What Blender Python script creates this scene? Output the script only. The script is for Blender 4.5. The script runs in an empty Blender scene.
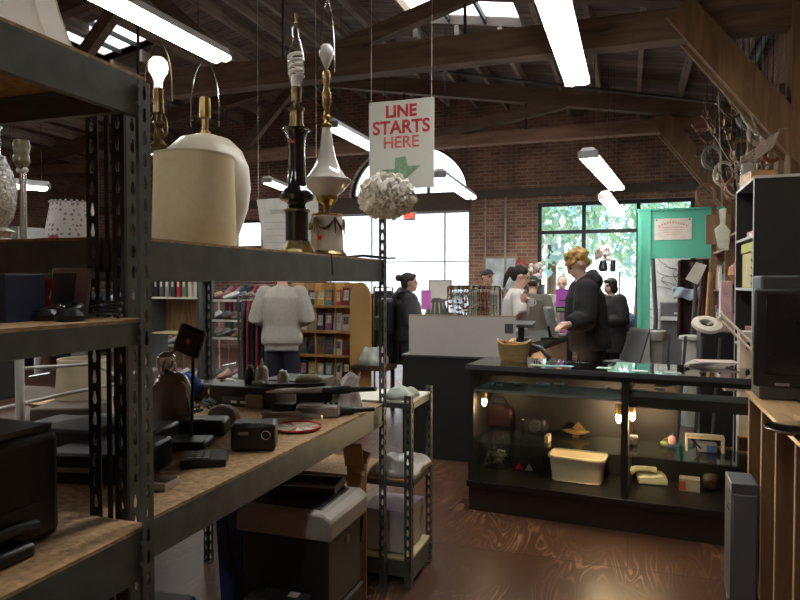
import bpy, bmesh, math, random
from mathutils import Vector, Matrix, Euler
random.seed(7)
C = bpy.context.scene.collection
SC = bpy.context.scene
R = math.radians
# ---------------------------------------------------------------- camera
FOC, YAW, PIT, EYE = 665.0, R(19.08), R(-1.465), 1.5
cam_d = bpy.data.cameras.new('camera'); cam = bpy.data.objects.new('camera', cam_d); C.objects.link(cam)
cam_d.lens = 36*FOC/800; cam_d.sensor_width = 36; cam_d.clip_start = .05; cam_d.clip_end = 300
cam.location = (0, 0, EYE); cam.rotation_euler = (math.pi/2+PIT, 0, YAW)
SC.camera = cam
_f = Vector((-math.sin(YAW)*math.cos(PIT), math.cos(YAW)*math.cos(PIT), math.sin(PIT)))
_r = Vector((math.cos(YAW), math.sin(YAW), 0)); _u = _r.cross(_f)
EYEV = Vector((0, 0, EYE))
def W(px, py, x=None, y=None, z=None, d=None):
    """world point seen at photo pixel px,py on the plane x=, y=, z= or at forward distance d"""
    v = _f + _r*((px-400)/FOC) + _u*((300-py)/FOC)
    if x is not None: t = x/v.x
    elif y is not None: t = y/v.y
    elif z is not None: t = (z-EYE)/v.z
    else: t = d
    return EYEV + v*t
# ---------------------------------------------------------------- world, exposure
w = bpy.data.worlds.new('daylight'); SC.world = w; w.use_nodes = True
nt = w.node_tree; bg = nt.nodes['Background']
sky = nt.nodes.new('ShaderNodeTexSky'); sky.sky_type = 'HOSEK_WILKIE'; sky.turbidity = 9; sky.ground_albedo = .6
sky.sun_direction = Vector((.3, .6, .75)).normalized()
mx = nt.nodes.new('ShaderNodeMixRGB'); mx.inputs[0].default_value = .75; mx.inputs[2].default_value = (.86, .93, 1, 1)
nt.links.new(sky.outputs[0], mx.inputs[1]); nt.links.new(mx.outputs[0], bg.inputs[0]); bg.inputs[1].default_value = 3.4
SC.view_settings.view_transform = 'Standard'; SC.view_settings.look = 'None'
SC.view_settings.exposure = 0.55; SC.view_settings.gamma = 1; SC.view_settings.use_curve_mapping = False
SC.cycles.use_denoising = True
SC.cycles.max_bounces = 8; SC.cycles.transparent_max_bounces = 24; SC.cycles.sample_clamp_indirect = 6
SC.cycles.caustics_reflective = False; SC.cycles.caustics_refractive = False
TUBE = 17.0
# ---------------------------------------------------------------- materials
MATS = {}
def M(name, col=(.5, .5, .5), rough=.55, metal=0., var=.12, scale=9., bump=0., emit=None, es=1., coat=0., spec=.5, alpha=1., mapxyz=(1, 1, 1), sss=0):
    if name in MATS: return MATS[name]
    m = bpy.data.materials.new(name); m.use_nodes = True; MATS[name] = m
    n = m.node_tree.nodes; l = m.node_tree.links; b = n['Principled BSDF']
    b.inputs['Roughness'].default_value = rough; b.inputs['Metallic'].default_value = metal
    b.inputs['Specular IOR Level'].default_value = spec; b.inputs['Coat Weight'].default_value = coat
    tc = n.new('ShaderNodeTexCoord'); mp = n.new('ShaderNodeMapping'); mp.inputs['Scale'].default_value = mapxyz
    nz = n.new('ShaderNodeTexNoise'); nz.inputs['Scale'].default_value = scale; nz.inputs['Detail'].default_value = 5
    l.new(tc.outputs['Object'], mp.inputs[0]); l.new(mp.outputs[0], nz.inputs['Vector'])
    rp = n.new('ShaderNodeValToRGB'); e = rp.color_ramp.elements
    e[0].position = .3; e[1].position = .72
    e[0].color = tuple(max(0, c*(1-var)) for c in col)+(1,); e[1].color = tuple(min(1, c*(1+var)) for c in col)+(1,)
    l.new(nz.outputs['Fac'], rp.inputs[0]); l.new(rp.outputs[0], b.inputs['Base Color'])
    if bump:
        bp = n.new('ShaderNodeBump'); bp.inputs['Strength'].default_value = bump; bp.inputs['Distance'].default_value = .01
        l.new(nz.outputs['Fac'], bp.inputs['Height']); l.new(bp.outputs[0], b.inputs['Normal'])
    if emit:
        b.inputs['Emission Color'].default_value = tuple(emit)+(1,); b.inputs['Emission Strength'].default_value = es
    if alpha < 1: b.inputs['Alpha'].default_value = alpha
    return m
def glass_mat(name, tint=(.93, .97, .96), fac=.08, rough=.02):
    if name in MATS: return MATS[name]
    m = bpy.data.materials.new(name); m.use_nodes = True; MATS[name] = m
    n = m.node_tree.nodes; l = m.node_tree.links; n.remove(n['Principled BSDF'])
    t = n.new('ShaderNodeBsdfTransparent'); t.inputs[0].default_value = tint+(1,)
    g = n.new('ShaderNodeBsdfGlossy'); g.inputs['Roughness'].default_value = rough
    fr = n.new('ShaderNodeLayerWeight'); fr.inputs[0].default_value = .5
    pw = n.new('ShaderNodeMath'); pw.operation = 'POWER'; pw.inputs[1].default_value = 5; l.new(fr.outputs['Facing'], pw.inputs[0])
    mt = n.new('ShaderNodeMath'); mt.operation = 'MULTIPLY_ADD'; mt.inputs[1].default_value = .9; mt.inputs[2].default_value = fac*.3
    x = n.new('ShaderNodeMixShader'); l.new(pw.outputs[0], mt.inputs[0]); l.new(mt.outputs[0], x.inputs[0])
    l.new(t.outputs[0], x.inputs[1]); l.new(g.outputs[0], x.inputs[2]); l.new(x.outputs[0], n['Material Output'].inputs[0])
    return m
def wood_mat(name, c1, c2, rough=.5, axis='X', scale=3., bump=.15, planks=0., stretch=8., dist=3.):
    """grain running along axis; planks = board width across"""
    if name in MATS: return MATS[name]
    m = bpy.data.materials.new(name); m.use_nodes = True; MATS[name] = m
    n = m.node_tree.nodes; l = m.node_tree.links; b = n['Principled BSDF']; b.inputs['Roughness'].default_value = rough
    tc = n.new('ShaderNodeTexCoord'); mp = n.new('ShaderNodeMapping')
    sc = [stretch]*3; sc['XYZ'.index(axis)] = 1.; mp.inputs['Scale'].default_value = sc
    nz = n.new('ShaderNodeTexNoise'); nz.inputs['Scale'].default_value = scale; nz.inputs['Detail'].default_value = 8; nz.inputs['Distortion'].default_value = dist*.3
    l.new(tc.outputs['Object'], mp.inputs[0]); l.new(mp.outputs[0], nz.inputs['Vector'])
    rp = n.new('ShaderNodeValToRGB'); e = rp.color_ramp.elements; e[0].position = .32; e[1].position = .7
    e[0].color = c1+(1,); e[1].color = c2+(1,); l.new(nz.outputs['Fac'], rp.inputs[0])
    out = rp.outputs[0]
    if planks:
        sp = n.new('ShaderNodeSeparateXYZ'); l.new(tc.outputs['Object'], sp.inputs[0])
        o = sp.outputs['Y' if axis == 'X' else 'X']
        dv = n.new('ShaderNodeMath'); dv.operation = 'DIVIDE'; dv.inputs[1].default_value = planks; l.new(o, dv.inputs[0])
        fr = n.new('ShaderNodeMath'); fr.operation = 'FRACT'; l.new(dv.outputs[0], fr.inputs[0])
        gt = n.new('ShaderNodeMath'); gt.operation = 'GREATER_THAN'; gt.inputs[1].default_value = .06; l.new(fr.outputs[0], gt.inputs[0])
        fl = n.new('ShaderNodeMath'); fl.operation = 'FLOOR'; l.new(dv.outputs[0], fl.inputs[0])
        wn = n.new('ShaderNodeTexWhiteNoise'); wn.noise_dimensions = '1D'; l.new(fl.outputs[0], wn.inputs['W'])
        mr = n.new('ShaderNodeMapRange'); mr.inputs[3].default_value = .62; mr.inputs[4].default_value = 1.25; l.new(wn.outputs['Value'], mr.inputs[0])
        mu = n.new('ShaderNodeMath'); mu.operation = 'MULTIPLY'; l.new(gt.outputs[0], mu.inputs[0]); l.new(mr.outputs[0], mu.inputs[1])
        mm = n.new('ShaderNodeVectorMath'); mm.operation = 'SCALE'; l.new(out, mm.inputs[0]); l.new(mu.outputs[0], mm.inputs['Scale']); out = mm.outputs[0]
    l.new(out, b.inputs['Base Color'])
    bp = n.new('ShaderNodeBump'); bp.inputs['Strength'].default_value = bump; bp.inputs['Distance'].default_value = .01
    l.new(nz.outputs['Fac'], bp.inputs['Height']); l.new(bp.outputs[0], b.inputs['Normal'])
    return m
def brick_mat(name, axis, c1, c2, mortar, white=0.):
    m = bpy.data.materials.new(name); m.use_nodes = True; MATS[name] = m
    n = m.node_tree.nodes; l = m.node_tree.links; b = n['Principled BSDF']; b.inputs['Roughness'].default_value = .9
    tc = n.new('ShaderNodeTexCoord'); sp = n.new('ShaderNodeSeparateXYZ'); cb = n.new('ShaderNodeCombineXYZ')
    l.new(tc.outputs['Object'], sp.inputs[0]); l.new(sp.outputs[axis], cb.inputs[0]); l.new(sp.outputs['Z'], cb.inputs[1])
    bt = n.new('ShaderNodeTexBrick'); bt.inputs['Scale'].default_value = 1; bt.inputs['Brick Width'].default_value = .215
    bt.inputs['Row Height'].default_value = .07; bt.inputs['Mortar Size'].default_value = .009; bt.inputs['Bias'].default_value = -.1
    bt.inputs['Color1'].default_value = c1+(1,); bt.inputs['Color2'].default_value = c2+(1,); bt.inputs['Mortar'].default_value = mortar+(1,)
    l.new(cb.outputs[0], bt.inputs['Vector'])
    nz = n.new('ShaderNodeTexNoise'); nz.inputs['Scale'].default_value = 2.2; nz.inputs['Detail'].default_value = 6; l.new(tc.outputs['Object'], nz.inputs['Vector'])
    rp = n.new('ShaderNodeValToRGB'); rp.color_ramp.elements[0].position = .35; rp.color_ramp.elements[1].position = .75
    rp.color_ramp.elements[0].color = (.6, .6, .6, 1); rp.color_ramp.elements[1].color = (1.25, 1.2, 1.15, 1); l.new(nz.outputs['Fac'], rp.inputs[0])
    mu = n.new('ShaderNodeMixRGB'); mu.blend_type = 'MULTIPLY'; mu.inputs[0].default_value = 1; l.new(bt.outputs['Color'], mu.inputs[1]); l.new(rp.outputs[0], mu.inputs[2])
    l.new(mu.outputs[0], b.inputs['Base Color'])
    bp = n.new('ShaderNodeBump'); bp.inputs['Strength'].default_value = .6; bp.inputs['Distance'].default_value = .02; bp.invert = True
    l.new(bt.outputs['Fac'], bp.inputs['Height']); l.new(bp.outputs[0], b.inputs['Normal'])
    return m
steel = M('grey painted steel', (.10, .115, .11), .42, .25, .25, 14)
darksteel = M('dark painted steel', (.035, .037, .037), .45, .2, .2, 14)
board = M('particle board', (.33, .2, .095), .75, 0, .35, 60, .2)
black = M('black plastic', (.012, .012, .013), .38, 0, .2)
blackm = M('matt black paint', (.012, .011, .010), .6, 0, .2)
white = M('white enamel', (.72, .72, .7), .4, 0, .04)
cream = M('cream fabric', (.76, .68, .43), .8, 0, .05, 40)
brass = M('polished brass', (.34, .24, .09), .3, 1, .2, 20)
chrome = M('chrome', (.7, .7, .7), .15, 1, .1)
silver = M('silver plastic', (.36, .36, .35), .32, .5, .1)
grey = M('grey plastic', (.25, .25, .25), .5, 0, .1)
dgrey = M('dark grey plastic', (.06, .065, .07), .5, 0, .15)
wood = wood_mat('light wood', (.36, .19, .07), (.55, .32, .13), .5, 'Z', 2., .05)
woodx = wood_mat('light wood lengthwise', (.33, .19, .08), (.52, .32, .15), .55, 'Y', 2., .05)
beamw = wood_mat('old timber', (.10, .06, .036), (.20, .125, .075), .8, 'X', 1.6, .4)
beamz = wood_mat('old timber upright', (.10, .055, .025), (.21, .12, .055), .8, 'Z', 1.6, .4)
beamy = wood_mat('old rafters', (.16, .11, .085), (.36, .28, .22), .85, 'Y', 1.6, .4)
dwood = wood_mat('dark brown wood', (.045, .022, .012), (.09, .045, .025), .4, 'X', 2.5, .1)
paper = M('white paper', (.75, .74, .7), .8, 0, .05)
red = M('red plastic', (.5, .02, .02), .4)
blue = M('blue plastic', (.02, .04, .14), .45)
skin = M('skin', (.55, .33, .24), .55, 0, .06); skin2 = M('pale skin', (.68, .45, .36), .55, 0, .05)
glass = glass_mat('clear glass'); winglass = glass_mat('window glass', (.97, .99, 1), .05); tintglass = glass_mat('green edged glass', (.82, .9, .88), .12)
clearpl = glass_mat('clear plastic film', (.88, .88, .9), .5, .15)
# ---------------------------------------------------------------- mesh helpers
class MB:
    def __init__(s): s.v = []; s.f = []; s.mi = []; s.cur = 0; s.mats = None
    def mat(s, i): s.cur = i; return s
    def add(s, vs, fs):
        o = len(s.v); s.v += [Vector(p) for p in vs]; s.f += [tuple(i+o for i in f) for f in fs]; s.mi += [s.cur]*len(fs); return s
    def box(s, x0, x1, y0, y1, z0, z1):
        return s.add([(x, y, z) for z in (z0, z1) for y in (y0, y1) for x in (x0, x1)], [(0, 2, 3, 1), (4, 5, 7, 6), (0, 1, 5, 4), (2, 6, 7, 3), (0, 4, 6, 2), (1, 3, 7, 5)])
    def cbox(s, c, sz, rot=(0, 0, 0)):
        m = Matrix.Translation(Vector(c)) @ Euler(rot).to_matrix().to_4x4(); h = [q/2 for q in sz]
        return s.add([m @ Vector((x*h[0], y*h[1], z*h[2])) for z in (-1, 1) for y in (-1, 1) for x in (-1, 1)], [(0, 2, 3, 1), (4, 5, 7, 6), (0, 1, 5, 4), (2, 6, 7, 3), (0, 4, 6, 2), (1, 3, 7, 5)])
    def beam(s, a, b, wd, ht, up=(0, 0, 1)):
        a, b = Vector(a), Vector(b); d = (b-a).normalized(); u = Vector(up); sd = d.cross(u).normalized(); u = sd.cross(d).normalized()
        vs = [p+sd*i*wd/2+u*j*ht/2 for p in (a, b) for i, j in ((-1, -1), (1, -1), (1, 1), (-1, 1))]
        return s.add(vs, [(0, 1, 2, 3), (7, 6, 5, 4), (0, 4, 5, 1), (1, 5, 6, 2), (2, 6, 7, 3), (3, 7, 4, 0)])
    def tube(s, pts, r, n=8, closed=False):
        pts = [Vector(p) for p in pts]; k = len(pts); rr = r if isinstance(r, (list, tuple)) else [r]*k
        ref = None; vs = []
        for i, p in enumerate(pts):
            if closed: d = (pts[(i+1) % k]-pts[i-1])
            else: d = pts[min(i+1, k-1)]-pts[max(i-1, 0)]
            d = d.normalized() if d.length > 1e-9 else Vector((0, 0, 1))
            if ref is None: ref = d.orthogonal().normalized()
            ref = (ref-d*ref.dot(d)); ref = ref.normalized() if ref.length > 1e-6 else d.orthogonal().normalized()
            b = d.cross(ref)
            vs += [p+(ref*math.cos(a)+b*math.sin(a))*rr[i] for a in (2*math.pi*j/n for j in range(n))]
        fs = [(i*n+j, i*n+(j+1) % n, ((i+1) % k)*n+(j+1) % n, ((i+1) % k)*n+j) for i in range(k if closed else k-1) for j in range(n)]
        if not closed: fs += [tuple(range(n))[::-1], tuple((k-1)*n+j for j in range(n))]
        return s.add(vs, fs)
    def cyl(s, a, b, r, r2=None, n=16): return s.tube([a, b], [r, r if r2 is None else r2], n)
    def lathe(s, prof, c=(0, 0, 0), n=28, caps=True, sx=1, sy=1, rz=0):
        c = Vector(c); vs = []
        for r, z in prof:
            vs += [c+Vector((r*sx*math.cos(a+rz), r*sy*math.sin(a+rz), z)) for a in (2*math.pi*j/n for j in range(n))]
        k = len(prof); fs = [(i*n+j, i*n+(j+1) % n, (i+1)*n+(j+1) % n, (i+1)*n+j) for i in range(k-1) for j in range(n)]
        if caps: fs += [tuple(range(n))[::-1], tuple((k-1)*n+j for j in range(n))]
        return s.add(vs, fs)
    def ell(s, c, r, n=14, m=9, rot=(0, 0, 0)):
        if not isinstance(r, (tuple, list)): r = (r, r, r)
        mt = Matrix.Translation(Vector(c)) @ Euler(rot).to_matrix().to_4x4()
        vs = [mt @ Vector((0, 0, -r[2]))]
        for i in range(1, m):
            t = math.pi*i/m-math.pi/2
            vs += [mt @ Vector((r[0]*math.cos(t)*math.cos(2*math.pi*j/n), r[1]*math.cos(t)*math.sin(2*math.pi*j/n), r[2]*math.sin(t))) for j in range(n)]
        vs.append(mt @ Vector((0, 0, r[2]))); L = len(vs)-1
        fs = [(0, 1+(j+1) % n, 1+j) for j in range(n)]+[(L, L-n+j, L-n+(j+1) % n) for j in range(n)]
        fs += [(1+i*n+j, 1+i*n+(j+1) % n, 1+(i+1)*n+(j+1) % n, 1+(i+1)*n+j) for i in range(m-2) for j in range(n)]
        return s.add(vs, fs)
    def prism(s, pts, a, b, plane='xz'):
        """outline extruded from a to b along the axis missing from plane"""
        def P(p, t): return {'xz': (p[0], t, p[1]), 'yz': (t, p[0], p[1]), 'xy': (p[0], p[1], t)}[plane]
        n = len(pts)
        return s.add([P(p, a) for p in pts]+[P(p, b) for p in pts], [tuple(range(n)), tuple(range(n, 2*n))[::-1]]+[(i, (i+1) % n, n+(i+1) % n, n+i) for i in range(n)])
    def loft(s, rings, caps=True):
        n = len(rings[0]); k = len(rings); vs = [p for r in rings for p in r]
        fs = [(i*n+j, i*n+(j+1) % n, (i+1)*n+(j+1) % n, (i+1)*n+j) for i in range(k-1) for j in range(n)]
        if caps: fs += [tuple(range(n))[::-1], tuple((k-1)*n+j for j in range(n))]
        return s.add(vs, fs)
    def grid(s, fn, nu, nv):
        vs = [fn(i/nu, j/nv) for i in range(nu+1) for j in range(nv+1)]
        return s.add(vs, [(i*(nv+1)+j, (i+1)*(nv+1)+j, (i+1)*(nv+1)+j+1, i*(nv+1)+j+1) for i in range(nu) for j in range(nv)])
    def mesh(s, name):
        me = bpy.data.meshes.new(name); me.from_pydata([tuple(p) for p in s.v], [], s.f)
        me.polygons.foreach_set('material_index', s.mi)
        bm = bmesh.new(); bm.from_mesh(me); bmesh.ops.recalc_face_normals(bm, faces=bm.faces[:]); bm.to_mesh(me); bm.free()
        return me
    def build(s, name, mats, parent=None, loc=None, rot=None, bevel=0, seg=2, solid=0, smooth=.6):
        me = s.mesh(name)
        for m in (mats if isinstance(mats, (list, tuple)) else [mats]): me.materials.append(m)
        me.polygons.foreach_set('use_smooth', [True]*len(me.polygons)); me.set_sharp_from_angle(angle=smooth)
        o = bpy.data.objects.new(name, me); C.objects.link(o)
        if parent is not None: o.parent = parent
        if loc is not None: o.location = loc
        if rot is not None: o.rotation_euler = rot if isinstance(rot, (tuple, list)) else (0, 0, rot)
        if solid:
            sm = o.modifiers.new('solid', 'SOLIDIFY'); sm.thickness = solid
        if bevel:
            b = o.modifiers.new('bevel', 'BEVEL'); b.width = bevel; b.segments = seg; b.limit_method = 'ANGLE'; b.angle_limit = .7
        return o
def tag(o, label=None, cat=None, group=None, kind=None):
    if label: o['label'] = label
    if cat: o['category'] = cat
    if group: o['group'] = group
    if kind: o['kind'] = kind
    return o
def thing(name, label, cat, loc=(0, 0, 0), rz=0, group=None, rot=None):
    o = bpy.data.objects.new(name, None); o.empty_display_size = .1; C.objects.link(o); o.location = loc
    o.rotation_euler = rot if rot else (0, 0, rz)
    return tag(o, label, cat, group)
def struct(mb, name, mats, **k): return tag(mb.build(name, mats, **k), kind='structure')
def copy_tree(o, parent=None, loc=None, rz=None, label=None):
    c = o.copy(); C.objects.link(c); c.parent = parent
    if loc is not None: c.location = loc
    if rz is not None: c.rotation_euler = (0, 0, rz)
    if label: c['label'] = label
    for ch in list(o.children):
        if ch != c: copy_tree(ch, c)
    return c
def text(s, name, parent, loc, size, mat, rot=(math.pi/2, 0, 0), bold=0, align='CENTER', sx=1, ext=.0015):
    cu = bpy.data.curves.new(name, 'FONT'); cu.body = s; cu.size = size; cu.extrude = ext; cu.offset = bold; cu.align_x = align; cu.align_y = 'CENTER'
    t = bpy.data.objects.new(name, cu); C.objects.link(t); me = bpy.data.meshes.new_from_object(t.evaluated_get(bpy.context.evaluated_depsgraph_get())); bpy.data.objects.remove(t); me.materials.clear(); me.materials.append(mat)
    o = bpy.data.objects.new(name, me); C.objects.link(o); o.parent = parent; o.location = loc; o.rotation_euler = rot; o.scale = (sx, 1, 1); return o
def remesh(mb, voxel, it=4):
    me = mb.mesh('tmp'); o = bpy.data.objects.new('tmp', me); C.objects.link(o)
    r = o.modifiers.new('r', 'REMESH'); r.mode = 'VOXEL'; r.voxel_size = voxel
    s = o.modifiers.new('s', 'SMOOTH'); s.factor = .5; s.iterations = it
    dg = bpy.context.evaluated_depsgraph_get(); ev = o.evaluated_get(dg); out = bpy.data.meshes.new_from_object(ev)
    bpy.data.objects.remove(o); bpy.data.meshes.remove(me); return out
def robj(mb, name, mat, parent, voxel=.012, it=3, paint=None, loc=None, rot=None):
    me = remesh(mb, voxel, it); me.materials.clear(); me.name = name
    ms = mat if isinstance(mat, (list, tuple)) else [mat]
    for m in ms: me.materials.append(m)
    me.polygons.foreach_set('use_smooth', [True]*len(me.polygons))
    me.polygons.foreach_set('material_index', [0]*len(me.polygons))
    if paint:
        for p in me.polygons: p.material_index = paint(p.center)
    o = bpy.data.objects.new(name, me); C.objects.link(o); o.parent = parent
    if loc is not None: o.location = loc
    if rot is not None: o.rotation_euler = rot
    return o
# ================================================================ SETTING
XL, XR, YB, YF, RX, RZ, SL = -13., 1.65, 13.3, -3., -6., 5.75, .17
def roofz(x): return RZ-SL*abs(x-RX)
# floor: dark varnished plywood
fm = bpy.data.materials.new('varnished plywood floor'); fm.use_nodes = True
n = fm.node_tree.nodes; l = fm.node_tree.links; b = n['Principled BSDF']
tc = n.new('ShaderNodeTexCoord'); mp = n.new('ShaderNodeMapping'); mp.inputs['Scale'].default_value = (2.2, .55, 1)
wv = n.new('ShaderNodeTexNoise'); wv.inputs['Scale'].default_value = 2.2; wv.inputs['Detail'].default_value = 2; wv.inputs['Distortion'].default_value = 1.2
l.new(tc.outputs['Object'], mp.inputs[0]); l.new(mp.outputs[0], wv.inputs['Vector'])
m1 = n.new('ShaderNodeMath'); m1.operation = 'MULTIPLY'; m1.inputs[1].default_value = 70; l.new(wv.outputs['Fac'], m1.inputs[0])
m2 = n.new('ShaderNodeMath'); m2.operation = 'SINE'; l.new(m1.outputs[0], m2.inputs[0])
nz = n.new('ShaderNodeTexNoise'); nz.inputs['Scale'].default_value = 1.3; nz.inputs['Detail'].default_value = 6; l.new(tc.outputs['Object'], nz.inputs['Vector'])
m3 = n.new('ShaderNodeMapRange'); m3.inputs[1].default_value = .38; m3.inputs[2].default_value = .62; l.new(nz.outputs['Fac'], m3.inputs[0])
m4 = n.new('ShaderNodeMath'); m4.operation = 'MULTIPLY'; l.new(m2.outputs[0], m4.inputs[0]); l.new(m3.outputs[0], m4.inputs[1])
rp = n.new('ShaderNodeValToRGB'); e = rp.color_ramp.elements; e[0].position = .1; e[0].color = (.075, .034, .02, 1); e[1].position = .95; e[1].color = (.32, .165, .085, 1)
k = e.new(.5); k.color = (.13, .06, .036, 1)
l.new(m4.outputs[0], rp.inputs[0])
bt = n.new('ShaderNodeTexBrick'); bt.inputs['Scale'].default_value = 1; bt.inputs['Brick Width'].default_value = 2.44; bt.inputs['Row Height'].default_value = 1.22
bt.inputs['Mortar Size'].default_value = .004; bt.inputs['Color1'].default_value = (1, 1, 1, 1); bt.inputs['Color2'].default_value = (.8, .8, .8, 1); bt.inputs['Mortar'].default_value = (.2, .2, .2, 1)
l.new(tc.outputs['Object'], bt.inputs['Vector'])
mu = n.new('ShaderNodeMixRGB'); mu.blend_type = 'MULTIPLY'; mu.inputs[0].default_value = 1; l.new(rp.outputs[0], mu.inputs[1]); l.new(bt.outputs['Color'], mu.inputs[2])
l.new(mu.outputs[0], b.inputs['Base Color']); b.inputs['Roughness'].default_value = .36; b.inputs['Specular IOR Level'].default_value = .28
rr = n.new('ShaderNodeMapRange'); rr.inputs[3].default_value = .25; rr.inputs[4].default_value = .5; l.new(nz.outputs['Fac'], rr.inputs[0]); l.new(rr.outputs[0], b.inputs['Roughness'])
struct(MB().box(XL, XR, YF, YB, -.1, 0), 'floor', fm)
# back wall with openings, built as rectangular panels and an arch
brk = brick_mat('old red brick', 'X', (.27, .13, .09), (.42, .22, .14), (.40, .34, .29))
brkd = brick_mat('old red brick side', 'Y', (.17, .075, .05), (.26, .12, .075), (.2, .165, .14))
TH = .35
OP = [(-8.75, -7.95, 2.3, 2.95), (-6.35, -3.12, 0, 2.98), (-1.74, 1.12, .45, 3.08)]
AX, AR, AZ, AH = -4.45, 1.32, 3.33, 1.12       # arch centre, half width, spring line, rise
mb = MB(); xs = [XL]+[q for o in OP for q in o[:2]]+[XR]
for i in range(0, len(xs), 2): mb.box(xs[i], xs[i+1], YB, YB+TH, 0, 3.33)
for x0, x1, z0, z1 in OP:
    if z0: mb.box(x0, x1, YB, YB+TH, 0, z0)
    if (x0, x1) != OP[1][:2]: mb.box(x0, x1, YB, YB+TH, z1, 3.33)
def arch(cx, hw, z0, rise, n=24): return [(cx-hw*math.cos(math.pi*i/n), z0+rise*math.sin(math.pi*i/n)) for i in range(n+1)]
ar = arch(AX, AR, AZ, AH)
mb.prism([(XL, 3.33), (AX-AR, 3.33), (AX-AR, roofz(AX-AR)), (RX, roofz(RX)), (XL, roofz(XL))] if AX-AR > RX else [(XL, 3.33), (AX-AR, 3.33), (AX-AR, roofz(AX-AR)), (XL, roofz(XL))], YB, YB+TH)
mb.prism([(AX+AR, 3.33), (XR, 3.33), (XR, roofz(XR)), (AX+AR, roofz(AX+AR))], YB, YB+TH)
for i in range(len(ar)-1):
    (x0, z0), (x1, z1) = ar[i], ar[i+1]; mb.prism([(x0, z0), (x1, z1), (x1, roofz(x1)), (x0, roofz(x0))], YB, YB+TH)
struct(mb, 'wall_back', brk)
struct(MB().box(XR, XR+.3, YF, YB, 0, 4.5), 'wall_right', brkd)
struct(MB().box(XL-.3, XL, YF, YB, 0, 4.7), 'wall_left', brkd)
struct(MB().prism([(XL, 0), (XR, 0), (XR, roofz(XR)), (RX, RZ), (XL, roofz(XL))], YF-.3, YF), 'wall_front', brk)
# ledge / conduit along the back wall, brown lintel over the shop front
struct(MB().box(AX+AR+.1, XR, YB-.12, YB, 3.2, 3.36).box(-13, -6.4, YB-.12, YB, 3.2, 3.36), 'trim_1', M('dusty ledge', (.12, .1, .085), .9))
struct(MB().box(-6.4, -3.08, YB-.06, YB+.25, 2.98, 3.33), 'trim_2', M('brown fascia', (.115, .085, .07), .7))
# roof: boards with two skylight holes
SK = [(-2.95, -1.4, 7.55, 9.15), (-8.6, -7.5, 8.1, 9.25)]
roofm = wood_mat('roof boards', (.13, .095, .078), (.26, .19, .155), .9, 'X', 1.5, .3, planks=.18)
def roof_panel(mb, x0, x1, y0, y1):
    t = .12; mb.prism([(x0, roofz(x0)), (x1, roofz(x1)), (x1, roofz(x1)+t), (x0, roofz(x0)+t)], y0, y1)
mb = MB()
for a, bx, s in ((XL-.3, RX, SK[1]), (RX, XR+.3, SK[0])):
    roof_panel(mb, a, bx, YF-.3, s[2]); roof_panel(mb, a, bx, s[3], YB+.4)
    roof_panel(mb, a, s[0], s[2], s[3]); roof_panel(mb, s[1], bx, s[2], s[3])
struct(mb, 'ceiling', roofm)
wellm = M('skylight well', (.62, .42, .28), .7)
for i, (x0, x1, y0, y1) in enumerate(SK):
    r = thing('window_%d' % (5+i), 'skylight in the %s roof slope with dark glazing bars' % ('right' if i == 0 else 'left'), 'skylight', ((x0+x1)/2, (y0+y1)/2, roofz((x0+x1)/2)))
    r['kind'] = 'structure'; w2, h2 = (x1-x0)/2, (y1-y0)/2; sgn = -SL if i == 0 else SL
    def pz(x): return sgn*x
    mb = MB()
    for a, c in ((-w2-.03, -w2), (w2, w2+.03)): mb.prism([(a, pz(a)), (c, pz(c)), (c, pz(c)+.13), (a, pz(a)+.13)], -h2, h2)
    for a, c in ((-h2-.03, -h2), (h2, h2+.03)): mb.prism([(-w2, pz(-w2)), (w2, pz(w2)), (w2, pz(w2)+.13), (-w2, pz(-w2)+.13)], a, c)
    mb.build('frame', wellm, r)
    mb = MB()
    for k in range(1, 3):
        x = -w2+2*w2*k/3; mb.beam((x, -h2, pz(x)+.06), (x, h2, pz(x)+.06), .035, .08)
    mb.build('glazing_bar', blackm, r)
    MB().prism([(-w2, pz(-w2)+.11), (w2, pz(w2)+.11), (w2, pz(w2)+.12), (-w2, pz(-w2)+.12)], -h2, h2).build('pane', winglass, r)
# purlins running into depth
mb = MB(); x = XL+.3
while x < XR:
    z = roofz(x)-.11
    cut_ = [(k_[2], k_[3]) for k_ in SK if k_[0]-.04 < x < k_[1]+.04]
    y0 = YF
    for c0, c1 in cut_+[(YB, YB)]:
        mb.box(x-.03, x+.03, y0, c0, z-.1, z+.1); y0 = c1
    x += .61
struct(mb, 'trim_3', beamy)
# trusses: tie beam, top chords, struts, knee braces
def truss(k, y):
    mb = MB(); zb = 4.0
    if k == 4: mb.box(XL, XR, y-.1, y+.1, zb-.16, zb+.14)
    else: struct(MB().box(XL, XR, y-.1, y+.1, zb-.1, zb+.1), 'trim_20', wood_mat('reddish tie beam', (.17, .085, .05), (.29, .16, .1), .8, 'X', 1.6, .4))
    for s in ((XL, RX), (RX, XR)): mb.beam((s[0], y, roofz(s[0])-.33), (s[1], y, roofz(s[1])-.33), .16, .26)
    for xb, xt in ((-3.4, -1.5 if k == 4 else -.9), (-4.6, -RX*-1), (-8.7, -11.1), (-7.3, -6.0)):
        mb.beam((xb, y, zb+.1), (xt, y, roofz(xt)-.35), .13, .17)
    struct(mb, 'trim_%d' % k, beamw)
    mb = MB()
    for xb in (-6., -3.9, -1.7, -8.4, -10.5): mb.tube([(xb, y, zb), (xb, y, roofz(xb)-.2)], .018)
    struct(mb, 'trim_%d' % (k+1), darksteel)
truss(4, 7.05); truss(6, 11.5)
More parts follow.
